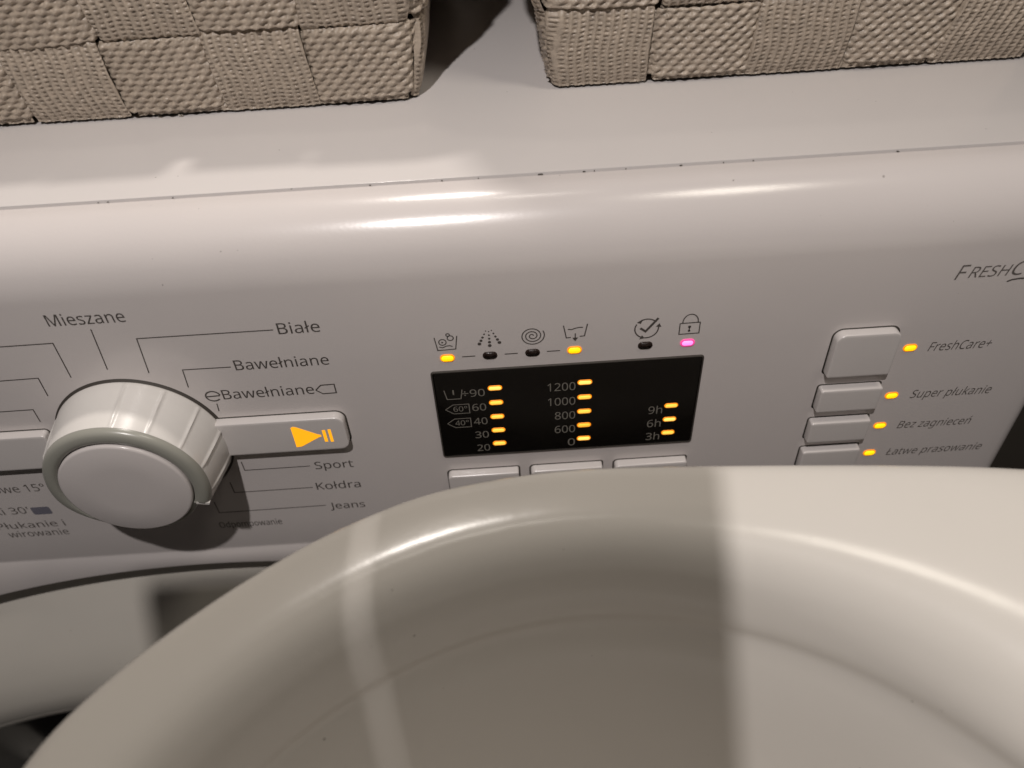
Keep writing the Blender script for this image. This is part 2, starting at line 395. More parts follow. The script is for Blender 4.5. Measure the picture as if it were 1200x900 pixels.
    'C': (177, '113,181 98,179 84,175 72,168 62,159 54,148 48,134 45,118 44,100 46,77 51,57 61,41 74,29 92,22 113,19 125,20 138,22 149,24 161,27 161,5 149,2 137,-1 124,-2 109,-3 81,0 58,10 40,25 27,46 20,71 17,100 19,122 23,142 31,159 42,174 55,186 72,195 91,201 113,203 128,202 143,200 156,196 168,191 158,170 148,174 138,177 126,180', '36,38,37 36,39,38 35,39,36 35,40,39 35,41,40 34,41,35 34,45,41 45,44,41 44,43,41 43,42,41 33,1,34 1,0,34 0,45,34 33,2,1 33,3,2 32,3,33 32,4,3 31,4,32 31,5,4 31,6,5 30,6,31 30,7,6 29,7,30 29,8,7 28,8,29 28,9,8 28,10,9 27,10,28 27,11,10 26,11,27 26,12,11 26,13,12 17,19,18 25,13,26 16,19,17 25,14,13 15,19,16 14,19,15 25,19,14 24,19,25 24,20,19 24,21,20 23,21,24 23,22,21'),
    'E': (156, '139,0 27,0 27,200 139,200 139,178 52,178 52,115 134,115 134,94 52,94 52,22 139,22', '1,5,2 5,3,2 5,4,3 1,6,5 1,9,6 9,7,6 9,8,7 1,10,9 1,11,10 1,0,11'),
    'F': (145, '52,0 27,0 27,200 139,200 139,178 52,178 52,107 134,107 134,85 52,85', '1,5,2 5,3,2 5,4,3 1,6,5 1,9,6 9,7,6 9,8,7 1,0,9'),
    'H': (208, '180,0 155,0 155,93 52,93 52,0 27,0 27,200 52,200 52,115 155,115 155,200 180,200', '5,7,6 5,8,7 9,11,10 9,0,11 5,3,8 3,9,8 3,2,9 2,0,9 5,4,3 1,0,2'),
    'J': (76, '-1,-53 -7,-53 -13,-52 -18,-51 -22,-50 -22,-28 -17,-29 -12,-30 -7,-31 -2,-31 5,-30 12,-28 17,-24 22,-18 25,-10 26,1 26,200 51,200 51,3 49,-15 45,-29 37,-40 26,-47 14,-52', '15,17,16 15,18,17 15,19,18 14,19,15 13,19,14 13,20,19 12,20,13 11,20,12 4,6,5 10,20,11 10,21,20 4,7,6 4,8,7 9,21,10 4,9,8 4,21,9 4,22,21 4,23,22 3,23,4 2,23,3 2,0,23 1,0,2'),
    'K': (173, '173,0 144,0 73,96 52,78 52,0 27,0 27,200 52,200 52,101 61,111 69,120 78,130 87,139 141,200 170,200 91,113', '5,7,6 5,8,7 12,14,13 12,15,14 11,15,12 10,15,11 9,15,10 9,0,15 8,2,9 2,0,9 5,3,8 3,2,8 1,0,2 5,4,3'),
    'M': (254, '115,0 50,175 48,175 49,169 49,161 50,152 50,142 50,132 50,121 50,0 27,0 27,200 64,200 126,36 127,36 190,200 227,200 227,0 202,0 202,123 202,133 202,142 203,152 203,161 204,169 204,175 203,175 136,0', '10,2,11 2,12,11 2,1,12 1,13,12 14,26,15 26,16,15 26,25,16 25,17,16 10,3,2 0,13,1 14,27,26 24,17,25 10,4,3 23,17,24 10,5,4 22,17,23 10,6,5 21,17,22 20,17,21 10,7,6 19,17,20 10,8,7 18,17,19 10,9,8 0,14,13 0,27,14'),
    'O': (219, '202,100 200,78 196,58 188,41 178,25 165,13 149,4 131,-1 110,-3 88,-1 69,5 53,14 40,26 30,41 23,58 18,78 17,101 20,129 27,154 40,175 58,190 81,200 110,203 137,200 160,190 178,175 191,154 199,129 44,100 45,77 51,57 60,41 72,29 89,21 110,19 130,21 147,29 159,41 168,57 173,77 175,100 171,134 159,160 139,176 110,181 89,179 72,171 60,160 51,144 45,124', '21,23,22 21,24,23 20,24,21 20,25,24 19,44,20 44,25,20 19,45,44 43,25,44 19,46,45 42,25,43 42,26,25 18,46,19 18,47,46 18,48,47 41,26,42 41,27,26 17,48,18 17,49,48 40,27,41 16,49,17 40,0,27 16,28,49 15,28,16 15,29,28 39,0,40 39,1,0 14,29,15 39,2,1 14,30,29 38,2,39 13,30,14 38,3,2 13,31,30 37,3,38 36,3,37 13,32,31 12,32,13 36,4,3 12,33,32 35,4,36 11,33,12 35,5,4 11,34,33 34,5,35 11,5,34 10,5,11 10,6,5 9,6,10 9,7,6 8,7,9'),
    'P': (169, '80,200 114,196 137,185 151,166 155,141 154,129 151,118 146,107 138,97 127,89 113,83 96,79 75,78 52,78 52,0 27,0 27,200 78,178 52,178 52,99 73,99 90,100 104,104 115,109 123,117 128,127 129,140 126,157 117,169 101,176', '15,18,16 18,0,16 18,1,0 18,2,1 18,17,2 17,29,2 29,3,2 15,19,18 28,3,29 27,3,28 27,4,3 26,4,27 26,5,4 25,5,26 25,6,5 24,6,25 24,7,6 23,7,24 22,7,23 22,8,7 21,8,22 20,8,21 15,13,19 13,20,19 13,8,20 13,9,8 13,10,9 13,11,10 13,12,11 15,14,13'),
    'R': (174, '82,200 105,198 123,194 137,186 147,175 153,161 155,143 154,129 149,117 143,107 134,100 125,94 115,90 170,0 141,0 92,83 52,83 52,0 27,0 27,200 81,178 52,178 52,104 82,104 103,106 118,114 126,126 129,142 128,154 124,163 117,170 108,175 96,177', '18,21,19 21,0,19 21,1,0 21,2,1 21,3,2 21,20,3 20,4,3 18,22,21 32,4,20 31,4,32 31,5,4 30,5,31 29,5,30 28,5,29 28,6,5 27,6,28 27,7,6 26,7,27 26,8,7 25,8,26 25,9,8 24,9,25 24,10,9 23,10,24 18,16,22 16,23,22 16,10,23 16,11,10 16,12,11 16,15,12 15,13,12 18,17,16 14,13,15'),
    'S': (154, '141,54 138,37 132,23 121,12 107,4 90,-1 69,-3 58,-3 48,-2 38,0 29,2 21,4 14,7 14,31 26,27 39,23 55,20 70,19 84,20 95,23 104,28 110,34 114,42 115,51 114,60 111,68 105,74 97,80 85,86 68,92 56,97 46,103 37,109 30,115 24,123 20,131 18,141 17,152 19,167 25,179 35,189 47,197 63,201 81,203 96,202 111,200 124,196 136,192 128,170 117,174 105,178 93,180 80,181 69,180 59,177 52,173 46,167 43,160 42,152 43,142 46,135 52,128 60,123 71,117 86,111 102,105 116,97 127,89 134,80 139,68', '42,44,43 42,45,44 41,45,42 41,46,45 40,46,41 40,47,46 40,51,47 51,50,47 50,49,47 49,48,47 39,52,40 52,51,40 39,53,52 39,54,53 38,54,39 38,55,54 38,56,55 38,57,56 37,57,38 37,58,57 36,58,37 36,59,58 36,60,59 35,60,36 35,61,60 34,61,35 34,62,61 34,63,62 33,63,34 33,64,63 32,64,33 32,65,64 31,65,32 31,66,65 30,66,31 29,66,30 29,67,66 28,67,29 28,68,67 27,68,28 26,68,27 26,69,68 25,69,26 25,0,69 24,0,25 23,0,24 23,1,0 22,1,23 21,1,22 21,2,1 20,2,21 12,14,13 19,2,20 12,15,14 19,3,2 18,3,19 12,16,15 17,3,18 12,17,16 12,3,17 12,4,3 11,4,12 11,5,4 10,5,11 9,5,10 8,5,9 8,6,5 7,6,8'),
    'a': (157, '81,153 105,150 121,141 131,125 134,102 134,0 117,0 112,21 111,21 104,14 97,8 90,3 82,0 72,-2 60,-3 47,-2 36,2 26,8 19,17 14,28 13,42 17,62 31,76 53,86 85,90 110,90 110,99 108,115 102,125 92,131 79,133 68,132 57,129 47,126 37,121 29,140 40,145 53,149 66,152 88,73 64,70 49,64 41,54 38,41 40,31 46,23 55,19 66,17 83,20 97,28 107,41 110,60 110,73', '38,1,0 37,1,38 37,2,1 36,2,37 35,2,36 35,29,2 29,3,2 34,33,35 33,32,35 32,31,35 31,30,35 30,29,35 28,3,29 27,3,28 27,4,3 26,4,27 26,5,4 25,5,26 24,52,25 52,5,25 23,52,24 22,52,23 21,40,22 40,39,22 39,52,22 51,5,52 21,41,40 21,42,41 20,42,21 50,5,51 20,43,42 19,43,20 19,44,43 49,7,50 7,5,50 19,45,44 18,45,19 48,8,49 8,7,49 18,46,45 48,9,8 6,5,7 47,9,48 18,47,46 18,9,47 17,9,18 17,10,9 16,10,17 16,11,10 16,12,11 15,12,16 15,13,12 14,13,15'),
    'b': (172, '48,161 48,152 48,143 48,136 47,130 48,130 56,139 66,146 79,151 95,153 120,148 140,133 153,109 157,75 155,51 149,32 140,17 127,6 112,-1 95,-3 79,-1 66,4 56,11 48,19 46,19 41,0 24,0 24,213 48,213 91,132 76,131 66,126 58,119 52,108 49,94 48,76 48,75 51,50 58,32 71,21 91,18 109,21 121,32 129,51 131,75 129,100 121,118 109,129', '26,28,27 26,0,28 26,1,0 8,10,9 26,2,1 7,10,8 7,11,10 6,11,7 26,3,2 5,29,6 29,11,6 26,4,3 29,47,11 47,12,11 5,30,29 5,31,30 26,5,4 26,33,5 33,32,5 32,31,5 46,12,47 45,12,46 45,13,12 26,34,33 44,13,45 26,35,34 26,36,35 43,13,44 43,14,13 26,37,36 43,15,14 42,15,43 26,38,37 41,15,42 26,24,38 24,39,38 41,16,15 40,16,41 24,23,39 23,40,39 26,25,24 22,40,23 22,16,40 22,17,16 21,17,22 21,18,17 20,18,21 20,19,18'),
    'c': (134, '84,-3 65,-1 49,5 35,16 24,31 18,50 15,74 18,99 25,119 36,134 50,145 67,151 86,153 97,152 108,151 118,148 125,145 118,124 110,127 102,129 93,131 85,131 71,130 60,125 52,117 46,106 42,92 41,75 42,58 46,44 52,33 60,25 71,20 84,18 95,19 105,21 114,24 123,27 123,5 115,2 106,-1 96,-2', '11,13,12 11,14,13 10,14,11 10,15,14 10,16,15 9,16,10 9,21,16 21,20,16 20,19,16 19,18,16 18,17,16 8,22,9 22,21,9 8,23,22 8,24,23 7,24,8 7,25,24 7,26,25 6,26,7 6,27,26 6,28,27 5,28,6 5,29,28 4,29,5 4,30,29 4,31,30 3,31,4 36,38,37 3,32,31 35,38,36 34,38,35 3,33,32 33,38,34 3,38,33 2,38,3 1,38,2 1,39,38 1,40,39 1,41,40 0,41,1'),
    'd': (172, '77,-3 52,2 32,17 20,41 15,75 20,109 32,133 52,148 77,153 88,152 98,150 106,147 113,142 119,137 124,131 125,131 125,135 125,142 124,148 124,153 124,213 148,213 148,0 129,0 125,20 124,20 119,14 113,9 106,4 98,0 88,-2 81,18 101,21 114,31 122,47 124,70 124,75 122,99 115,118 102,129 81,132 63,129 51,117 43,98 41,74 43,50 51,32 63,21', '19,21,20 19,22,21 7,9,8 18,22,19 7,10,9 7,11,10 6,11,7 17,22,18 6,12,11 6,13,12 16,22,17 6,40,13 40,14,13 15,22,16 5,41,6 41,40,6 39,14,40 39,15,14 39,38,15 38,37,15 37,22,15 5,42,41 5,43,42 4,43,5 36,22,37 4,44,43 3,44,4 35,22,36 3,45,44 34,22,35 3,46,45 33,22,34 2,46,3 2,47,46 32,24,33 24,22,33 2,31,47 31,25,32 25,24,32 31,26,25 23,22,24 2,26,31 1,26,2 1,27,26 1,28,27 1,29,28 0,29,1 0,30,29'),
    'e': (158, '82,153 100,151 115,145 127,134 136,121 142,104 144,85 144,70 41,70 44,48 54,32 69,22 89,18 102,19 114,21 125,24 137,29 137,7 126,3 114,0 102,-2 88,-3 68,-1 50,6 35,17 25,32 18,51 15,74 17,97 24,116 34,132 47,143 63,151 82,133 66,130 54,121 45,108 41,90 118,90 117,102 114,112 109,121 102,127 93,131', '32,1,0 32,2,1 31,2,32 31,3,2 30,3,31 30,33,3 33,43,3 43,4,3 30,34,33 29,34,30 42,4,43 29,35,34 41,4,42 29,36,35 41,5,4 40,5,41 28,36,29 39,5,40 28,37,36 39,6,5 38,6,39 27,37,28 27,38,37 27,6,38 27,7,6 26,8,27 8,7,27 26,9,8 25,9,26 25,10,9 24,10,25 24,11,10 15,17,16 14,17,15 24,12,11 13,17,14 12,17,13 24,17,12 23,17,24 23,18,17 22,18,23 22,19,18 22,20,19 21,20,22'),
    'g': (172, '77,153 91,152 104,147 115,140 124,130 125,130 129,150 148,150 148,-3 147,-22 141,-38 132,-51 119,-60 102,-65 81,-67 66,-67 51,-65 39,-62 27,-58 27,-35 39,-40 52,-44 67,-46 83,-47 100,-44 113,-35 121,-22 124,-4 124,1 124,5 124,11 125,16 125,20 124,20 115,10 104,3 92,-1 77,-3 51,2 32,18 20,42 15,75 20,107 32,132 51,148 80,132 69,131 59,125 51,117 46,106 42,92 41,75 43,50 51,32 64,21 81,17 92,18 101,20 108,24 114,30 119,37 122,46 124,56 124,69 124,75 123,93 120,108 114,119 105,126 94,131', '44,1,0 44,2,1 5,7,6 5,8,7 43,2,44 43,3,2 43,45,3 45,4,3 43,46,45 69,4,45 42,46,43 68,4,69 42,47,46 68,5,4 68,67,5 67,66,5 66,8,5 42,48,47 42,49,48 65,8,66 41,49,42 41,50,49 64,8,65 41,51,50 40,51,41 63,8,64 40,52,51 62,8,63 61,8,62 40,53,52 60,8,61 39,53,40 59,32,60 32,8,60 39,54,53 58,32,59 57,32,58 39,55,54 56,33,57 33,32,57 56,34,33 31,8,32 55,34,56 38,55,39 38,34,55 30,8,31 29,8,30 38,35,34 28,8,29 38,36,35 37,36,38 27,8,28 27,9,8 26,9,27 25,9,26 25,10,9 18,20,19 24,10,25 24,11,10 18,21,20 18,22,21 23,11,24 18,23,22 18,11,23 18,12,11 17,12,18 17,13,12 16,13,17 15,13,16 15,14,13'),
    'h': (173, '48,150 48,145 48,139 48,134 47,129 49,129 54,137 61,142 68,147 77,150 86,152 96,153 112,151 126,147 137,140 144,129 149,115 150,98 150,0 126,0 126,96 124,112 118,123 107,130 92,132 77,131 66,126 58,118 53,107 49,94 48,78 48,0 24,0 24,213 48,213', '32,34,33 32,0,34 10,12,11 9,12,10 9,13,12 32,1,0 8,13,9 8,14,13 7,14,8 32,2,1 6,14,7 6,15,14 32,3,2 5,24,6 24,15,6 32,4,3 5,25,24 23,15,24 5,26,25 22,15,23 32,5,4 32,28,5 28,27,5 27,26,5 22,16,15 21,16,22 21,17,16 20,17,21 32,29,28 20,18,17 19,18,20 32,30,29 32,31,30'),
    'i': (72, '36,206 42,205 46,203 50,198 51,191 50,184 46,179 42,176 36,175 31,176 26,179 23,184 22,191 23,198 26,203 31,205 48,150 48,0 24,0 24,150', '18,16,19 18,17,16 15,1,0 14,1,15 14,2,1 13,2,14 13,3,2 12,3,13 12,4,3 11,4,12 11,5,4 10,5,11 10,6,5 9,6,10 9,7,6 8,7,9'),
    'k': (150, '48,102 48,96 48,90 47,83 47,77 48,77 50,80 53,84 57,88 60,92 63,96 66,99 114,150 143,150 82,86 147,0 117,0 65,70 48,55 48,0 24,0 24,213 48,213', '20,22,21 20,0,22 11,13,12 11,14,13 20,1,0 10,14,11 20,2,1 9,14,10 8,14,9 20,3,2 7,14,8 7,15,14 6,17,7 17,15,7 20,4,3 5,17,6 20,5,4 20,18,5 18,17,5 16,15,17 20,19,18'),
    'l': (72, '48,0 24,0 24,213 48,213', '1,3,2 1,0,3'),
    'm': (262, '189,153 211,150 227,140 236,123 239,98 239,0 215,0 215,97 213,112 207,123 198,130 184,132 166,129 153,120 146,104 144,83 144,0 119,0 119,97 118,107 116,116 112,123 106,128 98,131 89,132 75,131 65,126 57,118 52,108 49,94 48,78 48,0 24,0 24,150 44,150 47,130 49,130 54,137 60,143 68,147 76,150 84,152 93,153 109,151 122,147 132,139 139,128 140,128 149,139 161,147 174,151', '41,43,42 50,1,0 40,43,41 40,44,43 49,1,50 39,44,40 32,34,33 32,35,34 49,2,1 38,44,39 38,45,44 48,2,49 37,45,38 48,10,2 10,3,2 37,46,45 47,11,48 11,10,48 36,24,37 24,46,37 36,25,24 23,46,24 47,12,11 22,46,23 36,26,25 9,3,10 32,36,35 32,28,36 28,27,36 27,26,36 47,13,12 21,46,22 21,47,46 21,13,47 20,13,21 8,3,9 8,4,3 20,14,13 19,14,20 7,4,8 32,29,28 18,14,19 18,15,14 7,5,4 17,15,18 6,5,7 32,30,29 17,16,15 32,31,30'),
    'n': (173, '96,153 120,150 137,140 147,123 150,98 150,0 126,0 126,96 124,112 118,123 107,130 92,132 71,129 58,118 51,101 48,78 48,0 24,0 24,150 44,150 47,130 49,130 54,137 61,143 69,147 78,150 87,152', '26,1,0 25,1,26 24,1,25 17,19,18 17,20,19 24,2,1 23,2,24 22,2,23 22,11,2 11,10,2 10,3,2 21,11,22 21,12,11 9,3,10 17,21,20 17,14,21 14,13,21 13,12,21 8,3,9 8,4,3 7,4,8 17,15,14 7,5,4 6,5,7 17,16,15'),
    'o': (169, '154,75 153,58 149,42 143,29 135,18 125,9 113,2 100,-2 84,-3 70,-2 57,2 45,9 35,18 27,29 21,42 17,58 15,75 18,98 24,118 34,133 48,144 65,151 85,153 104,151 121,144 135,133 146,118 152,98 41,75 42,59 46,45 51,33 60,25 71,19 85,18 99,19 110,25 118,33 124,45 128,59 129,75 128,92 124,106 118,117 110,125 99,130 85,132 65,128 51,117 43,99', '21,23,22 20,23,21 20,24,23 19,24,20 19,25,24 18,47,19 47,46,19 46,25,19 46,45,25 45,26,25 44,26,45 18,48,47 43,26,44 17,48,18 43,27,26 17,49,48 42,27,43 41,27,42 17,28,49 16,28,17 41,0,27 40,0,41 15,28,16 15,29,28 39,0,40 39,1,0 15,30,29 38,1,39 14,30,15 38,2,1 14,31,30 37,2,38 13,31,14 37,3,2 13,32,31 36,3,37 12,32,13 36,4,3 12,33,32 35,4,36 12,34,33 34,4,35 11,34,12 11,4,34 11,5,4 10,5,11 10,6,5 9,6,10 9,7,6 8,7,9'),
    'p': (172, '95,153 120,148 140,134 153,109 157,75 155,52 149,32 140,17 128,6 112,-1 95,-3 84,-2 75,0 66,4 59,8 53,13 48,19 47,19 47,14 48,7 48,0 48,-6 48,-67 24,-67 24,150 44,150 47,130 48,130 53,136 59,141 66,146 74,150 84,152 91,132 77,131 66,126 58,119 53,109 50,96 48,80 48,75 49,58 52,44 58,33 66,24 77,19 91,18 104,20 114,25 122,34 127,46 130,60 131,76 129,99 121,117 109,128', '32,1,0 31,1,32 23,25,24 23,26,25 30,1,31 30,2,1 29,2,30 28,2,29 27,33,28 33,2,28 33,55,2 55,3,2 27,34,33 27,35,34 23,27,26 23,38,27 38,37,27 37,36,27 36,35,27 54,3,55 53,3,54 53,4,3 52,4,53 23,39,38 23,40,39 51,4,52 23,41,40 51,5,4 50,5,51 23,42,41 50,6,5 49,6,50 23,17,42 17,43,42 48,6,49 17,44,43 48,7,6 47,7,48 17,45,44 46,7,47 17,16,45 16,46,45 23,18,17 15,46,16 15,7,46 15,8,7 23,19,18 14,8,15 13,8,14 23,20,19 13,9,8 12,9,13 11,9,12 23,21,20 11,10,9 23,22,21'),
    'r': (116, '94,153 98,153 103,153 108,152 111,151 108,129 105,129 100,130 96,130 92,131 84,130 76,127 68,123 62,117 56,109 52,101 49,91 48,80 48,0 24,0 24,150 44,150 47,123 48,123 53,131 59,138 67,144 75,149 84,152', '28,1,0 28,2,1 28,3,2 28,4,3 27,4,28 27,5,4 19,21,20 19,22,21 26,5,27 25,6,26 6,5,26 24,9,25 9,8,25 8,7,25 7,6,25 23,10,24 10,9,24 23,11,10 23,12,11 19,23,22 19,15,23 15,14,23 14,13,23 13,12,23 19,16,15 19,17,16 19,18,17'),
    's': (134, '122,41 120,28 114,17 105,8 94,2 79,-2 62,-3 47,-2 35,0 24,3 15,7 15,29 24,25 36,21 49,18 62,17 78,19 89,23 96,30 98,39 97,45 95,49 90,54 84,58 74,63 61,68 47,74 36,80 27,86 20,93 16,102 14,113 18,130 30,143 48,150 71,153 84,152 96,150 108,147 118,143 110,123 100,127 90,130 80,132 69,133 56,132 46,128 40,122 38,115 39,109 41,104 46,100 54,96 64,91 76,86 90,81 101,75 110,69 116,61 120,52', '34,36,35 34,37,36 33,37,34 33,38,37 33,39,38 33,42,39 42,41,39 41,40,39 32,44,33 44,43,33 43,42,33 32,45,44 32,46,45 31,46,32 31,47,46 31,48,47 31,49,48 30,49,31 30,50,49 30,51,50 29,51,30 29,52,51 29,53,52 28,53,29 28,54,53 28,55,54 27,55,28 27,56,55 26,56,27 26,57,56 25,57,26 25,58,57 24,58,25 23,58,24 23,59,58 22,59,23 21,59,22 21,0,59 20,0,21 19,0,20 19,1,0 18,1,19 17,1,18 10,12,11 17,2,1 10,13,12 16,2,17 10,14,13 15,2,16 10,15,14 10,2,15 10,3,2 10,4,3 9,4,10 8,4,9 8,5,4 7,5,8 7,6,5'),
    't': (101, '74,17 80,18 85,18 91,19 95,20 95,2 90,0 84,-2 77,-2 70,-3 58,-2 48,1 39,7 32,15 27,28 26,44 26,131 4,131 4,143 26,153 36,185 50,185 50,150 94,150 94,131 50,131 50,44 52,32 57,24 65,19', '19,21,20 19,22,21 18,22,19 18,23,22 18,24,23 17,24,18 16,24,17 15,25,16 25,24,16 15,26,25 15,27,26 14,27,15 14,28,27 13,28,14 13,29,28 3,5,4 2,5,3 13,0,29 1,5,2 0,5,1 13,5,0 12,5,13 11,5,12 11,6,5 10,6,11 10,7,6 10,8,7 9,8,10'),
    'u': (173, '149,150 149,0 129,0 125,20 124,20 119,13 112,7 104,3 96,0 86,-2 77,-3 60,-1 47,3 36,10 28,21 24,35 22,52 22,150 47,150 47,54 49,38 55,27 66,20 80,18 95,19 107,24 115,32 121,42 124,56 125,72 125,150', '16,18,17 16,19,18 29,0,30 29,1,0 28,1,29 27,1,28 16,20,19 15,20,16 26,1,27 15,21,20 14,21,15 25,3,26 3,1,26 14,22,21 24,4,25 4,3,25 13,22,14 13,23,22 24,5,4 2,1,3 23,5,24 13,5,23 13,6,5 12,6,13 12,7,6 11,7,12 11,8,7 11,9,8 10,9,11'),
    'w': (220, '121,85 119,91 117,96 116,102 114,107 113,112 112,117 111,121 110,125 109,125 109,121 108,117 107,112 105,107 104,102 103,96 101,90 99,85 72,0 44,0 3,150 29,150 49,70 51,62 54,54 55,46 57,38 58,31 59,25 60,25 61,29 62,34 63,39 65,45 66,50 67,56 69,61 70,66 97,150 124,150 150,66 152,59 154,52 156,45 157,38 159,31 160,26 161,26 162,31 163,38 165,45 167,53 169,62 171,70 192,150 217,150 175,0 146,0', '19,21,20 19,22,21 37,39,38 37,9,39 9,8,39 8,40,39 53,55,54 53,56,55 37,10,9 7,40,8 37,11,10 6,40,7 37,12,11 5,40,6 4,40,5 37,13,12 3,40,4 37,14,13 2,40,3 37,15,14 1,40,2 37,16,15 0,40,1 37,17,16 57,40,0 37,18,17 19,23,22 52,56,53 36,18,37 57,41,40 19,24,23 51,56,52 35,18,36 57,42,41 34,18,35 19,25,24 50,56,51 57,43,42 33,18,34 19,26,25 49,56,50 57,44,43 32,18,33 31,18,32 19,27,26 57,45,44 48,56,49 30,18,31 57,46,45 19,28,27 47,56,48 29,18,30 57,47,46 57,56,47 19,29,28 19,18,29'),
    'y': (143, '0,150 27,150 59,65 62,57 64,50 67,43 69,37 70,30 72,24 73,24 75,32 78,42 82,54 86,65 116,150 143,150 78,-21 72,-34 66,-45 58,-55 48,-61 37,-66 24,-67 17,-67 12,-67 7,-66 3,-65 3,-45 6,-46 11,-46 15,-47 20,-47 28,-46 35,-44 40,-40 45,-35 50,-28 53,-20 61,-1', '38,1,0 38,2,1 13,15,14 13,16,15 12,16,13 38,3,2 38,4,3 11,16,12 38,5,4 38,6,5 10,16,11 38,7,6 9,16,10 38,8,7 38,9,8 38,16,9 37,16,38 36,16,37 36,17,16 35,17,36 35,18,17 34,18,35 33,18,34 32,18,33 32,19,18 26,28,27 26,29,28 31,19,32 26,30,29 26,31,30 26,19,31 26,20,19 26,21,20 25,21,26 24,21,25 24,22,21 23,22,24'),
    'z': (132, '121,0 11,0 11,16 92,131 16,131 16,150 119,150 119,132 39,19 121,19', '4,6,5 4,7,6 4,3,7 3,8,7 2,8,3 2,9,8 2,0,9 1,0,2'),
    '°': (120, '60,117 47,118 37,122 28,129 21,137 17,148 15,160 17,172 21,182 27,191 36,197 47,201 60,203 72,201 83,197 92,191 99,182 103,172 104,160 103,148 99,137 92,129 83,122 72,118 60,133 72,135 80,141 85,149 86,160 85,171 80,179 72,185 60,187 48,185 40,179 35,171 34,160 35,149 40,141 48,135', '11,13,12 10,13,11 10,14,13 9,14,10 9,15,14 8,15,9 8,32,15 32,16,15 8,33,32 31,16,32 8,34,33 30,16,31 7,34,8 30,17,16 7,35,34 29,17,30 29,18,17 6,35,7 28,18,29 6,36,35 5,36,6 5,37,36 27,18,28 27,19,18 5,38,37 26,19,27 4,38,5 26,20,19 4,39,38 25,20,26 3,39,4 25,21,20 3,24,39 24,21,25 3,21,24 2,21,3 2,22,21 1,22,2 1,23,22 0,23,1'),
    '÷': (160, '80,129 74,130 69,133 65,139 64,146 65,155 69,160 74,162 80,163 86,162 91,160 94,155 95,146 94,139 91,133 86,130 14,89 14,109 146,109 146,89 80,34 74,35 69,38 65,43 64,51 65,59 69,64 74,67 80,68 86,67 91,64 94,59 95,51 94,43 91,38 86,35', '16,18,17 16,19,18 27,29,28 26,29,27 26,30,29 25,30,26 25,31,30 24,31,25 24,32,31 23,32,24 23,33,32 22,33,23 22,34,33 21,34,22 21,35,34 20,35,21 7,9,8 6,9,7 6,10,9 5,10,6 5,11,10 4,11,5 4,12,11 3,12,4 3,13,12 2,13,3 2,14,13 1,14,2 1,15,14 0,15,1'),
    'Ł': (147, '27,0 27,69 13,61 4,78 27,92 27,200 52,200 52,107 91,130 101,112 52,84 52,22 140,22 140,0', '4,6,5 4,7,6 7,9,8 7,10,9 4,10,7 3,10,4 3,1,10 1,11,10 2,1,3 0,11,1 0,12,11 0,13,12'),
    'ł': (72, '22,0 22,80 8,71 -3,87 22,103 22,213 46,213 46,119 64,131 75,115 46,96 46,0', '4,6,5 4,7,6 7,9,8 4,9,7 4,10,9 3,10,4 3,1,10 1,11,10 2,1,3 0,11,1'),
    'ń': (173, '128,212 125,207 121,202 116,197 110,191 104,185 99,179 93,174 88,170 72,170 72,173 76,179 81,186 86,193 90,201 95,208 98,215 128,215 96,153 120,150 137,140 147,123 150,98 150,0 126,0 126,96 124,112 118,123 107,130 92,132 71,129 58,118 51,101 48,78 48,0 24,0 24,150 44,150 47,130 49,130 54,137 61,143 69,147 78,150 87,152', '44,19,18 43,19,44 42,19,43 35,37,36 35,38,37 42,20,19 41,20,42 40,20,41 40,29,20 29,28,20 28,21,20 39,29,40 39,30,29 27,21,28 35,39,38 35,32,39 32,31,39 31,30,39 26,21,27 26,22,21 25,22,26 35,33,32 25,23,22 24,23,25 35,34,33 15,17,16 15,0,17 15,1,0 14,1,15 14,2,1 14,3,2 13,3,14 13,4,3 12,4,13 12,5,4 11,5,12 11,6,5 11,7,6 10,7,11 10,8,7 9,8,10'),
    ' ': (73, '', ''),
}


def word(name, body, x0, x1, zb, cap, material, parent, y=-0.06, shear=0.0):
    verts, faces, pen = [], [], 0.0
    for ch in body:
        adv, vs, fs = GLYPHS[ch]
        base = len(verts)
        for q in vs.split():
            gx, gy = q.split(',')
            verts.append((pen + float(gx) + shear * float(gy), float(gy)))
        for q in fs.split():
            faces.append(tuple(base + int(k) for k in q.split(',')))
        pen += adv
    lo = min(v[0] for v in verts)
    hi = max(v[0] for v in verts)
    pts = [(x0 + (gx - lo) / (hi - lo) * (x1 - x0), y, zb + gy / 200.0 * cap) for gx, gy in verts]
    return pydata(name, pts, faces, parent, material, False, None, False)


def stroke_geo(paths, w):
    verts, faces = [], []
    for p in paths:
        p = [np.array(q, float) for q in p]
        base = len(verts)
        for i, q in enumerate(p):
            t0 = p[i] - p[i - 1] if i > 0 else p[1] - p[0]
            t1 = p[i + 1] - p[i] if i < len(p) - 1 else t0
            t0 = t0 / (np.linalg.norm(t0) + 1e-9)
            t1 = t1 / (np.linalg.norm(t1) + 1e-9)
            t = t0 + t1
            t /= (np.linalg.norm(t) + 1e-9)
            nn = np.array([-t[1], t[0]])
            s = 1 / max(0.5, abs(nn @ np.array([-t0[1], t0[0]])))
            verts.append(tuple(q + nn * w / 2 * s))
            verts.append(tuple(q - nn * w / 2 * s))
        for i in range(len(p) - 1):
            a = base + 2 * i
            faces.append((a, a + 1, a + 3, a + 2))
    return verts, faces


def stroke(name, paths, w, material, parent, y=-0.06, polys=()):
    v, f = stroke_geo(paths, w)
    v = [(a, y, b) for a, b in v]
    for poly in polys:
        b0 = len(v)
        v += [(a, y, b) for a, b in poly]
        f.append(tuple(range(b0, len(v))))
    return pydata(name, v, f, parent, material, False, None, False)


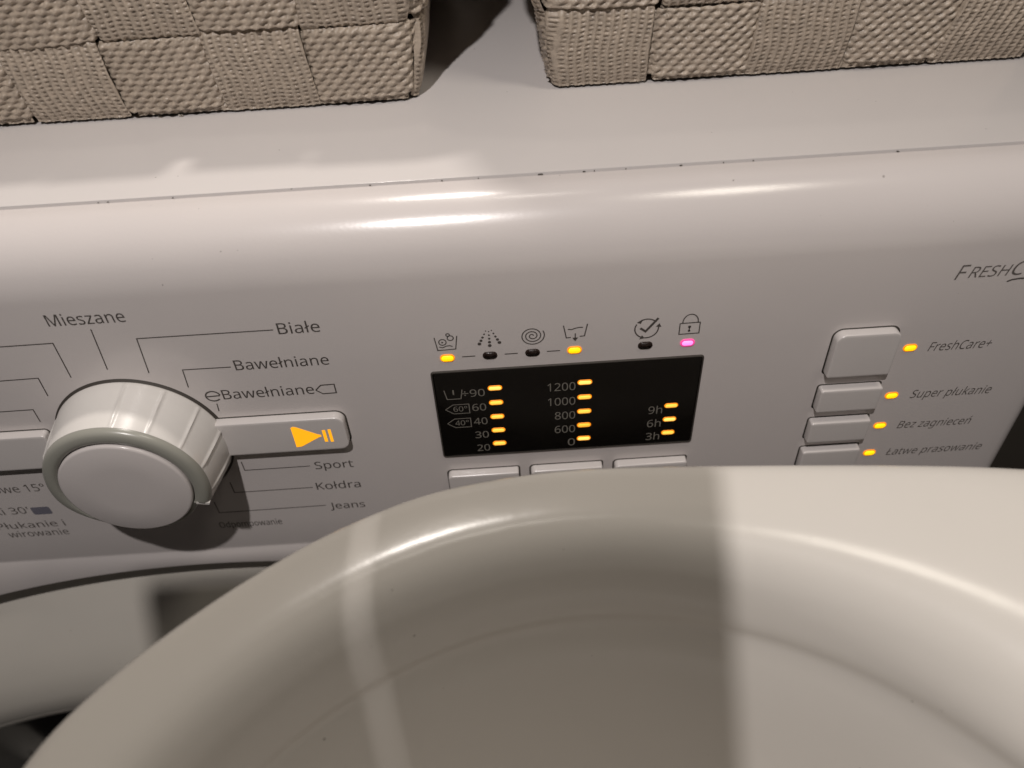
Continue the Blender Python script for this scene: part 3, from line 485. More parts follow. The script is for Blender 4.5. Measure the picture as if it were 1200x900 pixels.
def arc(cx, cz, rx, a0, a1, n=24, rz=None):
    rz = rz or rx
    return [(cx + rx * math.cos(math.radians(a0 + (a1 - a0) * k / n)), cz + rz * math.sin(math.radians(a0 + (a1 - a0) * k / n))) for k in range(n + 1)]


def disc(cx, cz, r, n=14):
    return [(cx + r * math.cos(2 * math.pi * k / n), cz + r * math.sin(2 * math.pi * k / n)) for k in range(n)]


PR, PL = M['print'], M['printlight']
LW = 0.36
for body, x0, x1, zb, cap in (
        ('Mieszane', -155.6, -132.3, 28.1, 4.2), ('Białe', -88.7, -75.8, 19.7, 4.2), ('Bawełniane', -105.7, -75.8, 6.4, 4.1),
        ('Bawełniane', -113.2, -83.2, -5.7, 4.1), ('Sport', -91.0, -77.2, -42.4, 3.8), ('Kołdra', -92.9, -76.6, -53.7, 3.9),
        ('Jeans', -90.3, -77.0, -65.3, 3.7), ('Odpompowanie', -134.5, -110.4, -72.4, 3.4),
        ('Kolorowe 15°', -221.0, -189.3, -44.6, 3.9), ('Szybki 30\'', -226.0, -200.8, -56.6, 3.8),
        ('Płukanie i', -217.0, -191.2, -65.0, 3.6), ('wirowanie', -215.0, -192.0, -70.2, 3.6)):
    word('program_label', body, x0, x1, zb, cap, PR if zb > -40 or x0 > -150 else M['printsoft'], panel)
for body, x0, x1, zb, cap in (('FreshCare+', 118.2, 138.9, -4.3, 3.7), ('Super płukanie', 118.7, 146.6, -25.5, 3.7),
                              ('Bez zagnieceń', 118.5, 144.8, -40.4, 3.6), ('Łatwe prasowanie', 118.5, 153.8, -54.6, 3.6)):
    word('option_label', body, x0, x1, zb, cap, M['printsoft'], panel, shear=0.22)
word('feature_lettering', 'F', 117.4, 121.0, 23.9, 5.2, M['printsoft'], panel, shear=0.25)
word('feature_lettering', 'RESH', 121.4, 134.0, 24.3, 3.9, M['printsoft'], panel, shear=0.25)
word('feature_lettering', 'C', 134.4, 138.9, 24.3, 5.0, M['printsoft'], panel, shear=0.25)
word('feature_lettering', 'ARE+', 139.4, 152.0, 24.3, 3.9, M['printsoft'], panel, shear=0.25)
stroke('feature_underline', [[(134.2, 22.0), (135.6, 22.6), (138, 22.9), (142, 22.7), (147, 21.6)]], 0.55, PR, panel)
# leader lines round the knob
for path in ([(-190, 21.6), (-157.3, 21.8), (-157.8, 7.8)], [(-196, 8.0), (-168, 8.4), (-168.4, 0.7)], [(-205, -5), (-175.8, -4.8), (-176, -10.4)],
             [(-143.9, 26.1), (-145.3, 10.1)], [(-90, 21.5), (-131.8, 21.5), (-133.1, 7.6)], [(-107, 7.9), (-122.3, 8.0), (-122.9, 0.5)],
             [(-116.1, -7.4), (-116.4, -10.8)], [(-116.2, -36.0), (-116.2, -40.6), (-92.6, -40.5)],
             [(-123.3, -46.5), (-123.3, -52.3), (-94.3, -52.2)], [(-132.3, -57), (-132.3, -63.3), (-91.7, -62.9)]):
    stroke('leader_line', [path], LW, PR, panel)
# energy swirl, fabric tag outline, 30 minute badge
stroke('eco_symbol', [arc(-116.3, -4.0, 2.35, 8, 318, 30, 2.1), [(-118.5, -4.1), (-114.0, -3.9)]], 0.5, PR, panel)
stroke('fabric_tag_symbol', [[(-82.6, -4.2), (-80.6, -2.2), (-76.2, -2.1), (-76.2, -5.9), (-80.6, -6.0), (-82.6, -4.2)]], 0.42, PR, panel)
stroke('time_badge', [], 0.4, M['printblue'], panel, polys=[rounded(-199.9, -192.9, -57.6, -53.4, 0.8, 4)])

# status symbols over the display
stroke('wash_symbol', [[(-41.6, 14.4), (-41.0, 9.2), (-35.3, 9.4), (-34.5, 14.6)], arc(-39.2, 12.4, 1.15, 0, 360, 20), arc(-36.6, 13.9, 0.95, 0, 360, 18),
                       arc(-37.3, 15.2, 0.55, 0, 360, 14), [(-40.4, 10.6), (-39.4, 10.2), (-38.2, 10.8), (-37, 10.9), (-36.2, 10.5)]], 0.34, PR, panel,
       polys=[disc(-39.3, 12.3, 0.32)])
dots = []
for k in range(5):
    s = k / 4
    r = 0.22 + 0.38 * s
    dots += [disc(-25.4 - 2.3 * s, 15.8 - 5.0 * s, r), disc(-24.5, 15.5 - 5.6 * s, r), disc(-23.6 + 2.2 * s, 15.9 - 5.0 * s, r)]
stroke('rinse_symbol', [], 0.3, PR, panel, polys=dots)
sp = []
for k in range(101):
    a = 2 * math.pi * 3.05 * k / 100
    r = 0.35 + 3.55 * k / 100
    sp.append((-11.0 + r * math.cos(a + 0.2), 12.7 + r * 0.95 * math.sin(a + 0.2)))
stroke('spin_symbol', [sp], 0.36, PR, panel)
stroke('drain_symbol', [[(-1.2, 16.0), (-0.3, 11.0), (1.1, 11.1)], [(3.9, 11.3), (5.4, 11.4), (6.3, 16.1)], [(0.2, 14.4), (1.3, 14.2), (2.4, 14.6), (3.7, 14.9), (4.9, 14.8)],
                        [(2.5, 12.6), (2.5, 10.6)]], 0.36, PR, panel, polys=[[(1.6, 10.9), (3.4, 10.9), (2.5, 9.4)]])
stroke('cycle_end_symbol', [arc(24.9, 12.7, 3.7, 40, 125, 14), arc(24.9, 12.7, 3.7, 150, 245, 14), arc(24.9, 12.7, 3.7, 262, 365, 16)], 0.42, PR, panel,
       polys=[[(21.6, 15.2), (23.4, 16.4), (23.0, 14.7)], [(24.5, 8.9), (22.8, 8.5), (23.6, 10.1)], [(29.5, 13.0), (27.7, 13.2), (28.8, 14.5)]])
stroke('check_mark', [[(22.9, 13.0), (24.6, 11.6), (28.3, 16.6)]], 0.75, PR, panel, y=-0.09)
stroke('lock_symbol', [[(35.3, 13.8), (35.3, 9.5), (41.6, 9.6), (41.6, 13.9), (35.3, 13.8)], [(36.1, 13.8)] + arc(38.5, 14.2, 2.4, 175, 5, 18, 3.0) + [(40.9, 13.8)],
                       [(38.4, 12.2), (38.4, 10.6)]], 0.36, PR, panel, polys=[disc(38.4, 12.3, 0.5), disc(38.4, 10.7, 0.42)])
for x in (-31.5, -17.9, -4.4):
    stroke('link_dash', [[(x - 2.1, 6.0), (x + 2.1, 6.0)]], 0.36, PR, panel)


# --- indicator lamps
VAR = [mat('led_amber_core_dim', (0.9, 0.5, 0.05), 0.4, emit=(1.0, 0.52, 0.04), estr=0.92), M['led'], M['led'],
       mat('led_amber_core_hot', (0.9, 0.5, 0.05), 0.4, emit=(1.0, 0.66, 0.14), estr=1.25)]


def led(name, x, z, w, h, rim, core, parent, y=0.0, k=0.72, label=None):
    if core == M['led']:
        core = random.choice(VAR)
    o = plate(name, [(rounded(x - w / 2, x + w / 2, z - h / 2, z + h / 2, h * 0.49, 6), y), (rounded(x - w / 2, x + w / 2, z - h / 2, z + h / 2, h * 0.49, 6), y - 0.18),
                     (rounded(x - w / 2 + .18, x + w / 2 - .18, z - h / 2 + .15, z + h / 2 - .15, (h - .3) * 0.49, 6), y - 0.30)], parent, rim)
    w2, h2 = w - h * (1 - k), h * k
    plate('lens', [(rounded(x - w2 / 2, x + w2 / 2, z - h2 / 2, z + h2 / 2, h2 * 0.49, 6), y - 0.2),
                   (rounded(x - w2 / 2, x + w2 / 2, z - h2 / 2, z + h2 / 2, h2 * 0.49, 6), y - 0.36)], o if parent is wm else parent, core)
    if label:
        o['label'] = label
    return o


for x, kind in ((-38.3, 'y'), (-24.7, 'd'), (-11.1, 'd'), (2.3, 'y'), (24.9, 'd'), (38.4, 'p')):
    rim, core, lb = {'y': (M['ledrim'], M['ledy'], 'yellow lit indicator lamp'), 'd': (M['leddark'], M['leddark2'], 'dark unlit indicator lamp'),
                     'p': (M['pinkrim'], M['pink'], 'pink lit indicator lamp')}[kind]
    led('indicator_lamp', x, 5.9, 4.7, 3.0, rim, core, wm, k=0.60 if kind == 'p' else 0.72, label=lb)
for z in (-2.3, -23.6, -38.3, -52.6):
    led('indicator_lamp', 112.0, z, 4.6, 3.0, M['ledrim'], M['ledy'], wm, label='yellow lit indicator lamp')

# --- display window
disp = plate('display', [(rounded(-44, 44, -39.8, 0, 0.8, 4), 0.0), (rounded(-44, 44, -39.8, 0, 0.8, 4), -0.25),
                         (rounded(-43.6, 43.6, -39.4, -0.4, 0.6, 4), -0.45)], wm, M['display'], 25)
fr = [rounded(-44.5, 44.5, -40.3, 0.5, 1.2, 5), rounded(-44.0, 44.0, -39.8, 0.0, 0.8, 5)]
fv, ff = [], []
nn_ = len(fr[0])
for pts, y in ((fr[0], 0.0), (fr[0], -0.30), (inset(fr[0], 0.2), -0.52), (fr[1], -0.55), (fr[1], -0.1)):
    fv += [(x, y, z) for x, z in pts]
for k in range(4):
    for i in range(nn_):
        j = (i + 1) % nn_
        ff.append((k * nn_ + i, k * nn_ + j, (k + 1) * nn_ + j, (k + 1) * nn_ + i))
pydata('display_frame', fv, ff, disp, M['gap'], True, 40)
DY = -0.50
for k in range(5):
    led('display_lamp', -24.0, -7.9 - 6.62 * k, 4.8, 2.15, M['ledrim'], M['led'], disp, DY + 0.1, 0.66)
    led('display_lamp', 5.8, -7.9 - 6.68 * k, 4.9, 2.15, M['ledrim'], M['led'], disp, DY + 0.1, 0.66)
for k in range(3):
    led('display_lamp', 35.6, -21.2 - 6.6 * k, 4.7, 2.1, M['ledrim'], M['led'], disp, DY + 0.1, 0.66)
for k, (t, x0) in enumerate((('÷90', -35.2), ('60', -32.2), ('40', -32.2), ('30', -32.2), ('20', -32.0))):
    word('display_digits', t, x0, -27.5, -11.2 - 6.65 * k, 3.2, PL, disp, DY)
for k, (t, x0) in enumerate((('1200', -6.6), ('1000', -6.6), ('800', -4.3), ('600', -4.4), ('0', 0.2))):
    word('display_digits', t, x0, 2.7, -11.1 - 6.7 * k, 3.5, PL, disp, DY)
for k, t in enumerate(('9h', '6h', '3h')):
    word('display_digits', t, 27.9, 32.7, -24.7 - 6.5 * k, 3.5, PL, disp, DY)
stroke('prewash_symbol', [[(-40.9, -7.7), (-40.2, -11.8), (-35.6, -11.8), (-34.9, -7.7)]], 0.32, PL, disp, DY)
stroke('prewash_symbol', [[(-37.9, -7.7), (-37.9, -9.8)]], 0.5, PL, disp, DY)
for k in (1, 2):
    z = -9.9 - 6.65 * k
    stroke('tag_symbol', [[(-41.3, z), (-38.6, z + 2.1), (-33.2, z + 2.1), (-33.2, z - 2.1), (-38.6, z - 2.1), (-41.3, z)]], 0.3, PL, disp, DY)
    word('display_digits', ('60°', '40°')[k - 1], -38.6, -33.9, z - 1.1, 2.3, PL, disp, DY)


# --- buttons: bevelled caps standing in a dark slot
def button(x0, x1, z0, z1, r, parent=wm, h=2.6, bev=1.9, name='button'):
    slot = plate('button_slot', [(rounded(x0 - .55, x1 + .55, z0 - .55, z1 + .55, [q + .4 for q in (r if isinstance(r, (tuple, list)) else (r,) * 4)]), 0.3),
                                 (rounded(x0 - .55, x1 + .55, z0 - .55, z1 + .55, [q + .4 for q in (r if isinstance(r, (tuple, list)) else (r,) * 4)]), -0.03)], parent, M['gap'])
    o = rounded(x0, x1, z0, z1, r)

    def sh(d, top):
        rr = [max(0.15, q - d) for q in (r if isinstance(r, (tuple, list)) else (r,) * 4)]
        return rounded(x0 + d, x1 - d, z0 + d, z1 - top, rr)
    b = plate(name, [(o, 0.5), (o, -2.3), (sh(0.06, 0.12), -2.75), (sh(0.18, 0.34), -3.0), (sh(0.4, 0.62), -3.08), (sh(0.9, 1.2), -3.1)],
              parent, M['button'], 28)
    return b


start = button(-127, -75.6, -29.6, -14.4, 3.2, name='start_button')
button(-216, -175.4, -30.0, -14.2, (3, 1.2, 1.2, 3), name='power_button')
button(85.4, 106.2, -11.0, 7.0, (3.0, 3.0, 1.0, 1.0), name='option_button')
for z1, z0 in ((-16.8, -27.0), (-32.3, -42.2), (-47.0, -57.0)):
    button(85.4, 106.4, z0, z1, (0.9, 0.9, 0.9, 0.9), name='option_button')
for x0, x1 in ((-43.6, -17.8), (-13.4, 12.7), (17.2, 43.4)):
    button(x0, x1, -62.5, -47.8, (1.6, 0.8, 0.8, 0.8), name='setting_button')
DXS, DZS = 0.7, 2.8
tri = [(-94.4, -20.6), (-94.5, -30.0), (-92.6, -29.8), (-86.0, -25.9), (-85.0, -25.6), (-85.0, -24.8), (-86.0, -24.4), (-92.6, -20.4), (-93.6, -20.1)]
bars = [[(-84.3, -22.6), (-84.3, -28.2), (-83.2, -28.2), (-83.2, -22.6)], [(-82.3, -22.4), (-82.3, -28.4), (-81.3, -28.4), (-81.3, -22.4)]]
stroke('start_symbol', [], 0.3, M['play'], start, y=-3.16, polys=[[(x + DXS, z + DZS) for x, z in tri]])
stroke('pause_symbol', [], 0.3, M['play'], start, y=-3.16, polys=[[(x + DXS, z + DZS) for x, z in q] for q in bars])

# --- knob
KX, KZ = -145.0, -23.0
NT = 360


def knob_scale(th):
    """the skirt is cut back below the pointer, abruptly at -24 deg, gently on the other side"""
    d = (-24 - th) % 360          # degrees clockwise from the pointer step
    if d < 1.2:
        return 1 - d / 1.2
    if d < 95:
        return 0.0
    if d < 150:
        s = (d - 95) / 55
        return s * s * (3 - 2 * s)
    return 1.0


def lathe(name, profile, parent, material, cut=0.0, ribs=(), auto=35, capped=False):
    verts, faces = [], []
    for i in range(NT):
        th = i * 360 / NT
        a = math.radians(th)
        s = knob_scale(th)
        for (r, y) in profile:
            rr = r - cut * (1 - s) * min(1.0, max(0.0, (r - 20.9) / 2.5))
            if y > -18.0 and y < -1.5:
                for q in ribs:
                    dd = abs((th - q + 180) % 360 - 180)
                    rr += 0.55 * max(0, 1 - dd / 1.6)
            verts.append((KX + rr * math.cos(a), y, KZ + rr * math.sin(a)))
    np_ = len(profile)
    faces = grid_faces(NT, np_, True, False)
    if capped:
        faces.append(tuple(i * np_ + np_ - 1 for i in range(NT)))
    return pydata(name, verts, faces, parent, material, True, auto)


knob = lathe('knob', [(26.5, 0.6), (28.2, -0.7), (28.3, -1.2), (28.1, -2.2), (27.2, -9.0), (26.0, -17.0), (25.8, -18.6), (21.0, -18.7)], wm, M['knob'], 3.6, (58, 34, 11, -13, 82, 150, 174), 50)
plate('knob_slot', [(rounded(KX - 29, KX + 29, KZ - 29, KZ + 29, 28.99, 24), 0.3), (rounded(KX - 29, KX + 29, KZ - 29, KZ + 29, 28.99, 24), -0.04)], wm, M['gap'])
lathe('knob_ring', [(25.75, -18.65), (25.6, -19.6), (25.0, -20.5), (24.0, -21.0), (22.5, -21.15), (21.2, -21.0), (20.7, -20.2)], knob, M['ring'], 3.4, (), 60)
lathe('knob_cap', [(20.5, -19.0), (20.5, -21.2), (20.3, -21.6), (19.6, -21.85), (10, -21.95), (0.3, -22.0)], knob, M['panel'], 0, (), 60, True)
a = math.radians(-23.2)
pv = []
ca, sa = math.cos(a), math.sin(a)
for (r, t, y) in ((21.6, 0, -21.25), (25.7, 0, -20.6), (25.7, -1.0, -20.6), (21.6, -1.0, -21.25), (21.6, 0, -18.9), (25.7, 0, -18.9), (25.7, -1.0, -18.9), (21.6, -1.0, -18.9)):
    pv.append((KX + r * ca - t * sa, y, KZ + r * sa + t * ca))
pydata('pointer', pv, [(0, 1, 2, 3), (4, 5, 1, 0), (5, 6, 2, 1), (6, 7, 3, 2), (7, 4, 0, 3), (4, 7, 6, 5)], knob, M['knob'], False)

# --- door: oval bulging ring, gasket step, dark glass
def ell(t, cx, cz, a_, b_):
    return (cx + a_ * math.cos(t), cz + b_ * math.sin(t))


ring_prof = [(0.0, 16.0), (0.0, 13.0), (0.012, 11.0), (0.05, 8.6), (0.12, 4.5), (0.22, -2.5), (0.34, -9.5), (0.47, -15.2), (0.60, -18.6), (0.72, -18.8), (0.82, -16.0),
             (0.90, -10.0), (0.96, -2.0), (1.0, 8.0), (1.03, 20.0)]
V = []
ND = 220
for i in range(ND):
    t = 2 * math.pi * i / ND
    ox, oz = ell(t, -145, -97.0 - 219, 272, 219)
    ix, iz = ell(t, -145, -187.0 - 112, 222, 112)
    for b, y in ring_prof:
        V.append((ox + (ix - ox) * b, y, oz + (iz - oz) * b))
door = pydata('door', V, grid_faces(ND, len(ring_prof), True, False), wm, M['door'], True, None)
V = []
gprof = [(1.04, 14.0), (1.0, 18.0), (0.93, 15.0), (0.88, 22.0), (0.80, 19.0), (0.6, 6.0), (0.3, -2.0), (0.02, -4.0)]
for i in range(ND):
    t = 2 * math.pi * i / ND
    for s, y in gprof:
        x, z = ell(t, -145, -299, 222 * s, 112 * s)
        V.append((x, y, z))
F = grid_faces(ND, len(gprof), True, False)
F.append(tuple(i * len(gprof) + len(gprof) - 1 for i in range(ND)))
pydata('door_glass', V, F, door, M['glass'], True, None)
box('door_handle', -232, -212, 2, 12, -196, -184, M['gasket'], door, 3)


# ------------------------------------------------------------------ woven baskets
def hsh(a, b, c):
    r = np.sin(a * 12.9898 + b * 78.233 + c * 37.719) * 43758.5453
    return r - np.floor(r)


def weave(u, v, seed):
    """cords running along the strap: staggered rows of plump stitches"""
    q, L = 2.0, 4.1
    uu = u + 0.35 * np.sin(v / 3.1 + seed) + 0.3 * np.sin(u / 11.0 + seed * 2)
    vv = v + 0.25 * np.sin(u / 6.3 + seed)
    j = np.floor(vv / q)
    w = uu / L + np.mod(j, 2) * 0.5 + 0.10 * (hsh(j, seed, 1.0) - 0.5)
    k = np.floor(w + 0.5)
    r2 = hsh(k, j, seed)
    lv = vv / q - j - 0.5 - 0.20 * np.sin(2 * np.pi * w)
    profv = np.sqrt(np.clip(1 - (2.0 * lv) ** 2, 0, 1))
    st = 0.5 + 0.5 * np.cos(2 * np.pi * w)
    return 1.35 * profv * (0.40 + 0.60 * st) * (0.70 + 0.45 * r2)


def weave_up(u, v, seed):
    """the same tape seen end on: fine upright ridges with staggered holes between"""
    q, L = 2.75, 3.0
    vv = v + 0.4 * np.sin(u / 3.3 + seed) + 0.3 * np.sin(u / 9.0 + seed * 3)
    k = np.floor(vv / q)
    fv = vv / q - k
    ridge = np.clip(1.25 * np.abs(2 * fv - 1) ** 1.3 - 0.05, 0, 1)
    w = u / L + np.mod(k, 2) * 0.5 + 0.12 * np.sin(v / 2.0 + seed)
    bar = (0.5 + 0.5 * np.cos(2 * np.pi * 2 * w)) ** 0.7
    r2 = hsh(k, np.floor(2 * w), seed)
    return 1.2 * np.maximum(ridge, bar * (0.60 + 0.35 * r2))


def basket(label, x0, yf, zb, nf, nd, rows, p, pr, lean, corner, seedk, slants=None):
    Wd, Dp = nf * p, nd * p
    per = 2 * (Wd + Dp)
    root = thing('woven_basket', label, 'basket', (x0 + Wd / 2, yf + Dp / 2, zb), 'woven baskets on top of the washing machine')
    tl = math.tan(math.radians(lean))

    def rect(s):
        s = np.mod(s, per)
        x = np.where(s < Wd, s, np.where(s < Wd + Dp, Wd, np.where(s < 2 * Wd + Dp, 2 * Wd + Dp - s, 0)))
        y = np.where(s < Wd, 0, np.where(s < Wd + Dp, s - Wd, np.where(s < 2 * Wd + Dp, Dp, per - s)))
        nx = np.where(s < Wd, 0, np.where(s < Wd + Dp, 1, np.where(s < 2 * Wd + Dp, 0, -1)))
        ny = np.where(s < Wd, -1, np.where(s < Wd + Dp, 0, np.where(s < 2 * Wd + Dp, 1, 0)))
        return x, y, nx, ny

    def surf(s, t, off):
        acc = [0, 0, 0, 0]
        ds = np.linspace(-corner, corner, 9)
        for d in ds:
            r = rect(s + d)
            for i in range(4):
                acc[i] = acc[i] + r[i] / 9.0
        nl = np.sqrt(acc[2] ** 2 + acc[3] ** 2) + 1e-9
        nx, ny = acc[2] / nl, acc[3] / nl
        rad = tl * t + off
        side = 1.0 + 0.13 * np.abs(nx)
        # a slack, slightly bellied side
        rad = rad + 1.3 * np.sin(s / 41.0 + seedk) * np.sin(np.clip(t, 0, 200) / 60.0)
        return np.stack([x0 + acc[0] + nx * (rad + tl * t * (side - 1) + 10.0 * (np.clip(t, 0, 200) / 150.0) ** 2), yf + acc[1] + ny * rad, zb + t - 0.12 * off], -1)

    def sheet(name, S, T, off):
        P = surf(S, T, off)
        nu, nv = S.shape
        P = P.reshape(-1, 3) * 0.001
        P[:, 2] += ZO
        me = bpy.data.meshes.new(name)
        idx = np.arange(nu * nv).reshape(nu, nv)
        f = np.stack([idx[:-1, :-1], idx[1:, :-1], idx[1:, 1:], idx[:-1, 1:]], -1).reshape(-1, 4)
        me.vertices.add(len(P))
        me.vertices.foreach_set('co', P.ravel())
        me.loops.add(f.size)
        me.loops.foreach_set('vertex_index', f.ravel().astype(np.int32))
        me.polygons.add(len(f))
        me.polygons.foreach_set('loop_start', np.arange(0, f.size, 4, dtype=np.int32))
        me.update(calc_edges=True)
        return link(name, me, root, True, [M['strap']])

    A = 1.5
    gapw = 0.05

    def edge(v, wd):
        e = np.minimum(v, wd - v)
        return -1.9 * np.clip(1 - e / 0.9, 0, 1) ** 2

    def wave(x, i_sign):
        return i_sign * A * np.abs(np.sin(np.pi * x)) ** 0.45

    # horizontal straps, running right round
    for r in range(rows):
        fine = r < 3
        stp = 0.42 if fine else 3.0
        s_f = np.arange(-14, Wd + 40, stp)
        s_c = np.arange(Wd + 40, per - 14, 3.0)
        s = np.concatenate([s_f, s_c, [per - 14]])
        wd = pr - 2 * gapw
        v = np.arange(0, wd + 0.01, 0.42) if fine else np.linspace(0, wd, 8)
        S, Vv = np.meshgrid(s, v, indexing='ij')
        wob = 0.8 * np.sin(S / 37.0 + r * 2.1 + seedk) + 0.5 * np.sin(S / 13.0 + r + seedk * 3)
        # the strap narrows a touch where it dives under
        col = np.floor(S / p)
        sg = np.where((col + r) % 2 == 1, 1.0, -1.0)
        off = wave(S / p, sg)
        relief = weave(S, Vv, seedk + r * 3.3) if fine else 0.5
        relief = np.where((S > -14) & (S < Wd + 38), relief, 0.5)
        T = r * pr + gapw + 1.2 + (Vv - wd / 2) * (1 - 0.05 * (off < 0)) + wd / 2 + (wob if r > 0 else wob * 0.35)
        sheet('horizontal_strap', S, T, off + edge(Vv, wd) + relief)
    # upright straps
    hgt = rows * pr + 1.0
    ncol = 2 * (nf + nd)
    for c in range(ncol):
        front = c < nf
        fine = front or c in (nf, ncol - 1)
        wd = p - 2 * gapw
        v = np.arange(0, wd + 0.01, 0.42) if fine else np.linspace(0, wd, 8)
        if fine:
            t = np.concatenate([np.arange(0, 4 * pr, 0.42), np.arange(4 * pr, hgt, 3.0), [hgt]])
        else:
            t = np.linspace(0, hgt, rows * 8)
        Vv, T = np.meshgrid(v, t, indexing='ij')
        row = np.floor(np.clip(T - 1.2, 0, None) / pr)
        sg = np.where((c + row) % 2 == 1, -1.0, 1.0)
        off = wave(np.clip(T - 1.2, 0, None) / pr, sg)
        off = np.where(T < 1.2, sg * 0.2, off)
        relief = weave_up(T, Vv, seedk + c * 1.7 + 50) if fine else np.full_like(T, 0.5)
        relief = np.where(T < 4 * pr - 1, relief, 0.5)
        sl = (slants or {}).get(c, 0.0)
        sway = 1.3 * np.sin(T / 23.0 + c * 1.9 + seedk) + sl * (1 - T / pr)
        S = c * p + gapw + Vv + np.clip(sway, -7, 7)
        sheet('upright_strap', S, T, off + edge(Vv, wd) + relief)
    # lining: an open inner box so that the gaps show cloth, not daylight
    V = []
    for (t, k) in ((0.4, -2.6), (hgt - 3, -2.6), (hgt - 3, -4.2), (5.0, -4.2)):
        S = np.linspace(0, per, 97)[:-1]
        P = surf(S, np.full_like(S, t), np.full_like(S, k))
        V += [tuple(q) for q in P]
    F = []
    for k in range(3):
        for i in range(96):
            j = (i + 1) % 96
            F.append((k * 96 + i, k * 96 + j, (k + 1) * 96 + j, (k + 1) * 96 + i))
    F.append(tuple(range(96)))
    F.append(tuple(range(3 * 96, 4 * 96)))
    pydata('lining', V, F, root, M['lining'], False)
    # hem round the mouth
    V = []
    hp = [(hgt - 9, 1.6), (hgt - 6, 2.6), (hgt + 0.5, 2.4), (hgt + 1.6, 0.0), (hgt + 0.5, -3.0), (hgt - 8, -3.4)]
    for i in range(192):
        s = np.array([per * i / 192])
        for t, k in hp:
            V.append(tuple(surf(s, np.array([t]), np.array([k]))[0]))
    pydata('hem', V, grid_faces(192, len(hp), True, False), root, M['strap'], True)
    return root


LZ = 57.7
PL_, PR_ = 33.2, 33.6
basket('taupe woven strap basket standing over the round knob side, its corner at the gap', -45.5 - 6 * PL_, 79.5, LZ + 1.2, 6, 8, 3, PL_, 25.0, 8.0, 5.0, 1.3,
       {3: 1.5, 2: 2.0})
basket('darker taupe woven strap basket standing over the display and option buttons', 3.5, 82.0, LZ + 1.2, 5, 8, 7, PR_, 24.0, 8.5, 2.5, 4.7, {2: -2.0, 3: -3.0, 4: -3.5})

# two tufts of lint caught under the left basket
for lx, ly in ((-135.0, 81.5), (-127.5, 81.0)):
    paths = []
    for k in range(9):
        a0 = random.uniform(0, 6.28)
        paths.append([(lx + 0.9 * math.cos(a0) * q * random.uniform(.5, 1), LZ + 0.15 + 0.5 * random.random() + 0.3 * q) for q in (-1, -.3, .4, 1)])
    v, f = stroke_geo(paths, 0.22)
    lo = pydata('lint', [(p[0], ly - 2.5 - random.random() * 0.8, p[1]) for p in v], f, None, M['lint'], False, None, False)
    lo['kind'] = 'stuff'

# ------------------------------------------------------------------ basin in front
bc = np.array([15.0, -190.0])
ctrl = [(-131, -196), (-129.5, -150), (-123.7, -118), (-112.8, -101), (-97.5, -85.5), (-82, -73), (-65.8, -62.6), (-42.4, -52.2), (-16, -47.5), (7, -46.7), (46, -48.6),
        (85, -51), (119, -54.5), (155, -62), (182, -82), (199, -115), (206, -160), (204, -215), (192, -265), (165, -305), (120, -330), (60, -340), (0, -338), (-55, -322), (-98, -290), (-122, -245)]
ctrl = np.array(ctrl, float)
nc = len(ctrl)
dense = []
for i in range(nc):
    p0, p1, p2, p3 = ctrl[i - 1], ctrl[i], ctrl[(i + 1) % nc], ctrl[(i + 2) % nc]
    for k in range(20):
        t = k / 20
        dense.append(0.5 * ((2 * p1) + (-p0 + p2) * t + (2 * p0 - 5 * p1 + 4 * p2 - p3) * t * t + (-p0 + 3 * p1 - 3 * p2 + p3) * t ** 3))
dense = np.array(dense)
da = np.arctan2(dense[:, 1] - bc[1], dense[:, 0] - bc[0])
dr = np.hypot(dense[:, 0] - bc[0], dense[:, 1] - bc[1])
o_ = np.argsort(da)
da, dr = da[o_], dr[o_]
NB = 288
ang = np.linspace(-np.pi, np.pi, NB, endpoint=False)
ro = np.interp(ang, da, dr, period=2 * np.pi)
for _ in range(3):
    ro = (np.roll(ro, 1) + 2 * ro + np.roll(ro, -1)) / 4
ic, ir = np.array([1.0, -196.0]), 116.0
dx, dy = np.cos(ang), np.sin(ang)
ex, ey = bc[0] - ic[0], bc[1] - ic[1]
bq = dx * ex + dy * ey
ri = -bq + np.sqrt(bq ** 2 - (ex ** 2 + ey ** 2 - ir ** 2))
O = np.stack([bc[0] + dx * ro, bc[1] + dy * ro], -1)
I = np.stack([bc[0] + dx * ri, bc[1] + dy * ri], -1)
rim = [(0.0, -14.0), (0.012, -9.5), (0.035, -6.0), (0.075, -3.0), (0.13, -1.1), (0.21, -0.15), (0.32, 0.0), (0.45, -0.2), (0.56, -0.6), (0.66, -1.5), (0.75, -3.1), (0.83, -5.8), (0.90, -9.8), (0.95, -14.5), (0.985, -19.5)]
bowl = [(0.998, -24.5), (0.998, -29.0), (0.988, -33.0), (0.970, -39.0), (0.948, -48.0), (0.922, -60.0), (0.888, -76.0), (0.84, -94.0), (0.78, -111.0), (0.69, -127.0), (0.52, -139.0), (0.3, -144.0), (0.1, -145.0), (0.012, -145.2)]
under = [(0.30, -792.0), (0.30, -640.0), (0.27, -300.0), (0.30, -200.0), (0.46, -162.0), (0.76, -136.0), (0.92, -90.0), (0.955, -50.0), (0.982, -30.0), (0.994, -20.0)]
rings = []
for s, z in under:
    rings.append(np.column_stack([bc[0] + (O[:, 0] - bc[0]) * s, bc[1] + (O[:, 1] - bc[1]) * s, np.full(NB, z)]))
for b, z in rim:
    rings.append(np.column_stack([O + (I - O) * b, np.full(NB, z)]))
for s, z in bowl:
    rings.append(np.column_stack([ic + (I - ic) * s, np.full(NB, z)]))
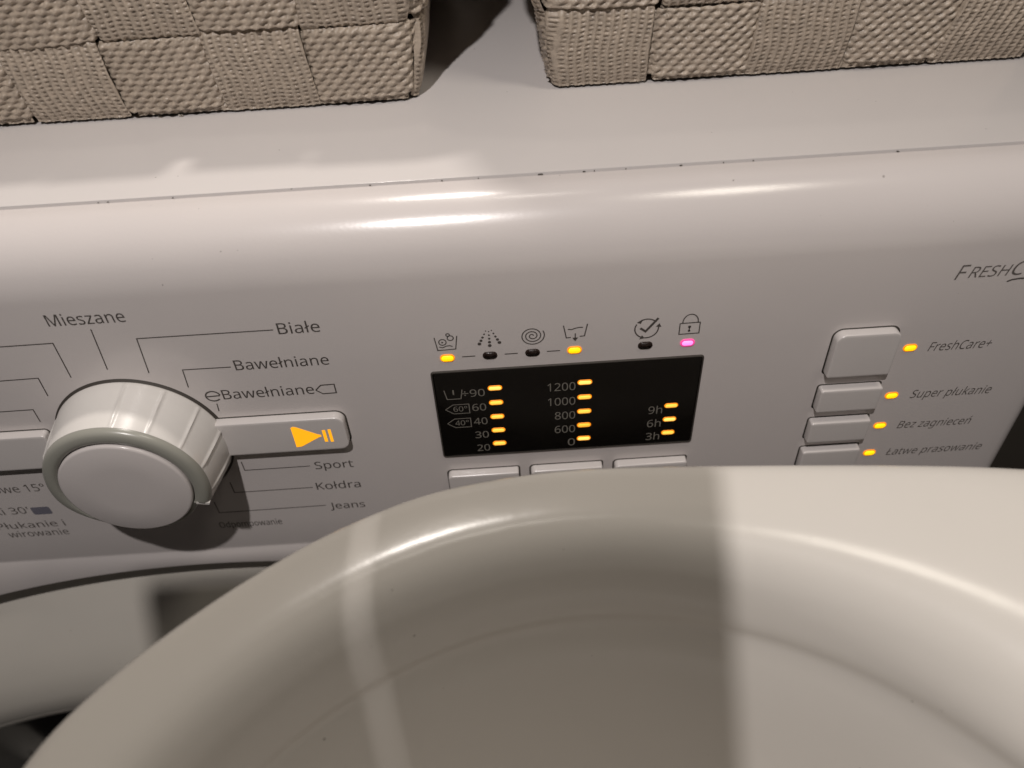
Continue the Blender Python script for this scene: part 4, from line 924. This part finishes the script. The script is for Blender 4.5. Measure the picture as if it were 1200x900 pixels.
# smooth the loft between the rings
RA = np.array(rings)
fine = []
for k in range(len(RA) - 1):
    p0, p1, p2, p3 = RA[max(k - 1, 0)], RA[k], RA[k + 1], RA[min(k + 2, len(RA) - 1)]
    if k < 5:
        fine.append(p1)
        continue
    for q in range(4):
        t = q / 4
        fine.append(0.5 * ((2 * p1) + (-p0 + p2) * t + (2 * p0 - 5 * p1 + 4 * p2 - p3) * t * t + (-p0 + 3 * p1 - 3 * p2 + p3) * t ** 3))
fine.append(RA[-1])
FR = np.array(fine)
FR = FR + np.array([-2.0, 1.0, 6.0]) * np.where(FR[..., 2:3] < -700, np.array([1, 1, 0]), np.array([1, 1, 1]))
V = [tuple(v) for v in FR.reshape(-1, 3)]
F = grid_faces(len(FR), NB, False, True)
F.append(tuple(range((len(FR) - 1) * NB, len(FR) * NB)))
F.append(tuple(range(NB)))
basin = pydata('wash_basin', V, F, None, M['basin'], True, None)
basin['label'] = 'glossy off-white basin with wide rounded rim in front of the machine'
basin['category'] = 'basin'

# ------------------------------------------------------------------ phone that takes the picture, behind the lens, plus an added shadow blocker
fw = Vector((R[0, 2], R[1, 2], R[2, 2]))
rt = Vector((R[0, 0], R[1, 0], R[2, 0]))
up = Vector((-R[0, 1], -R[1, 1], -R[2, 1]))
tw = math.radians(4.5)
rt, up = rt * math.cos(tw) + up * math.sin(tw), up * math.cos(tw) - rt * math.sin(tw)


def slab_in_hand(name, r0, r1, u0, u1, d0, d1, material, parent=None):
    bm = bmesh.new()
    vs = [bm.verts.new(W(*(Vector(CAM) + rt * a_ + up * b_ + fw * c_))) for a_ in (r0, r1) for b_ in (u0, u1) for c_ in (d0, d1)]
    for f in ((0, 1, 3, 2), (4, 6, 7, 5), (0, 4, 5, 1), (2, 3, 7, 6), (0, 2, 6, 4), (1, 5, 7, 3)):
        bm.faces.new([vs[i] for i in f])
    bmesh.ops.recalc_face_normals(bm, faces=bm.faces)
    bmesh.ops.bevel(bm, geom=bm.edges[:], offset=0.0015, segments=3, affect='EDGES', profile=0.5)
    me = bpy.data.meshes.new(name)
    bm.to_mesh(me)
    bm.free()
    return link(name, me, parent, True, [material], 40)


phone = slab_in_hand('smartphone', -52.5, 5.3, -40.0, 61.5, -13.0, -5.0, M['phone'])
slab_in_hand('shadow_blocker', -121.0, -53.9, -40.0, 61.5, -13.0, -9.0, M['phone'], phone)  # added slab out of view, keeps lamp light off the basin's left side
phone['label'] = 'dark phone held over the basin, out of view, with an added shadow blocker beside it'
phone['category'] = 'phone'
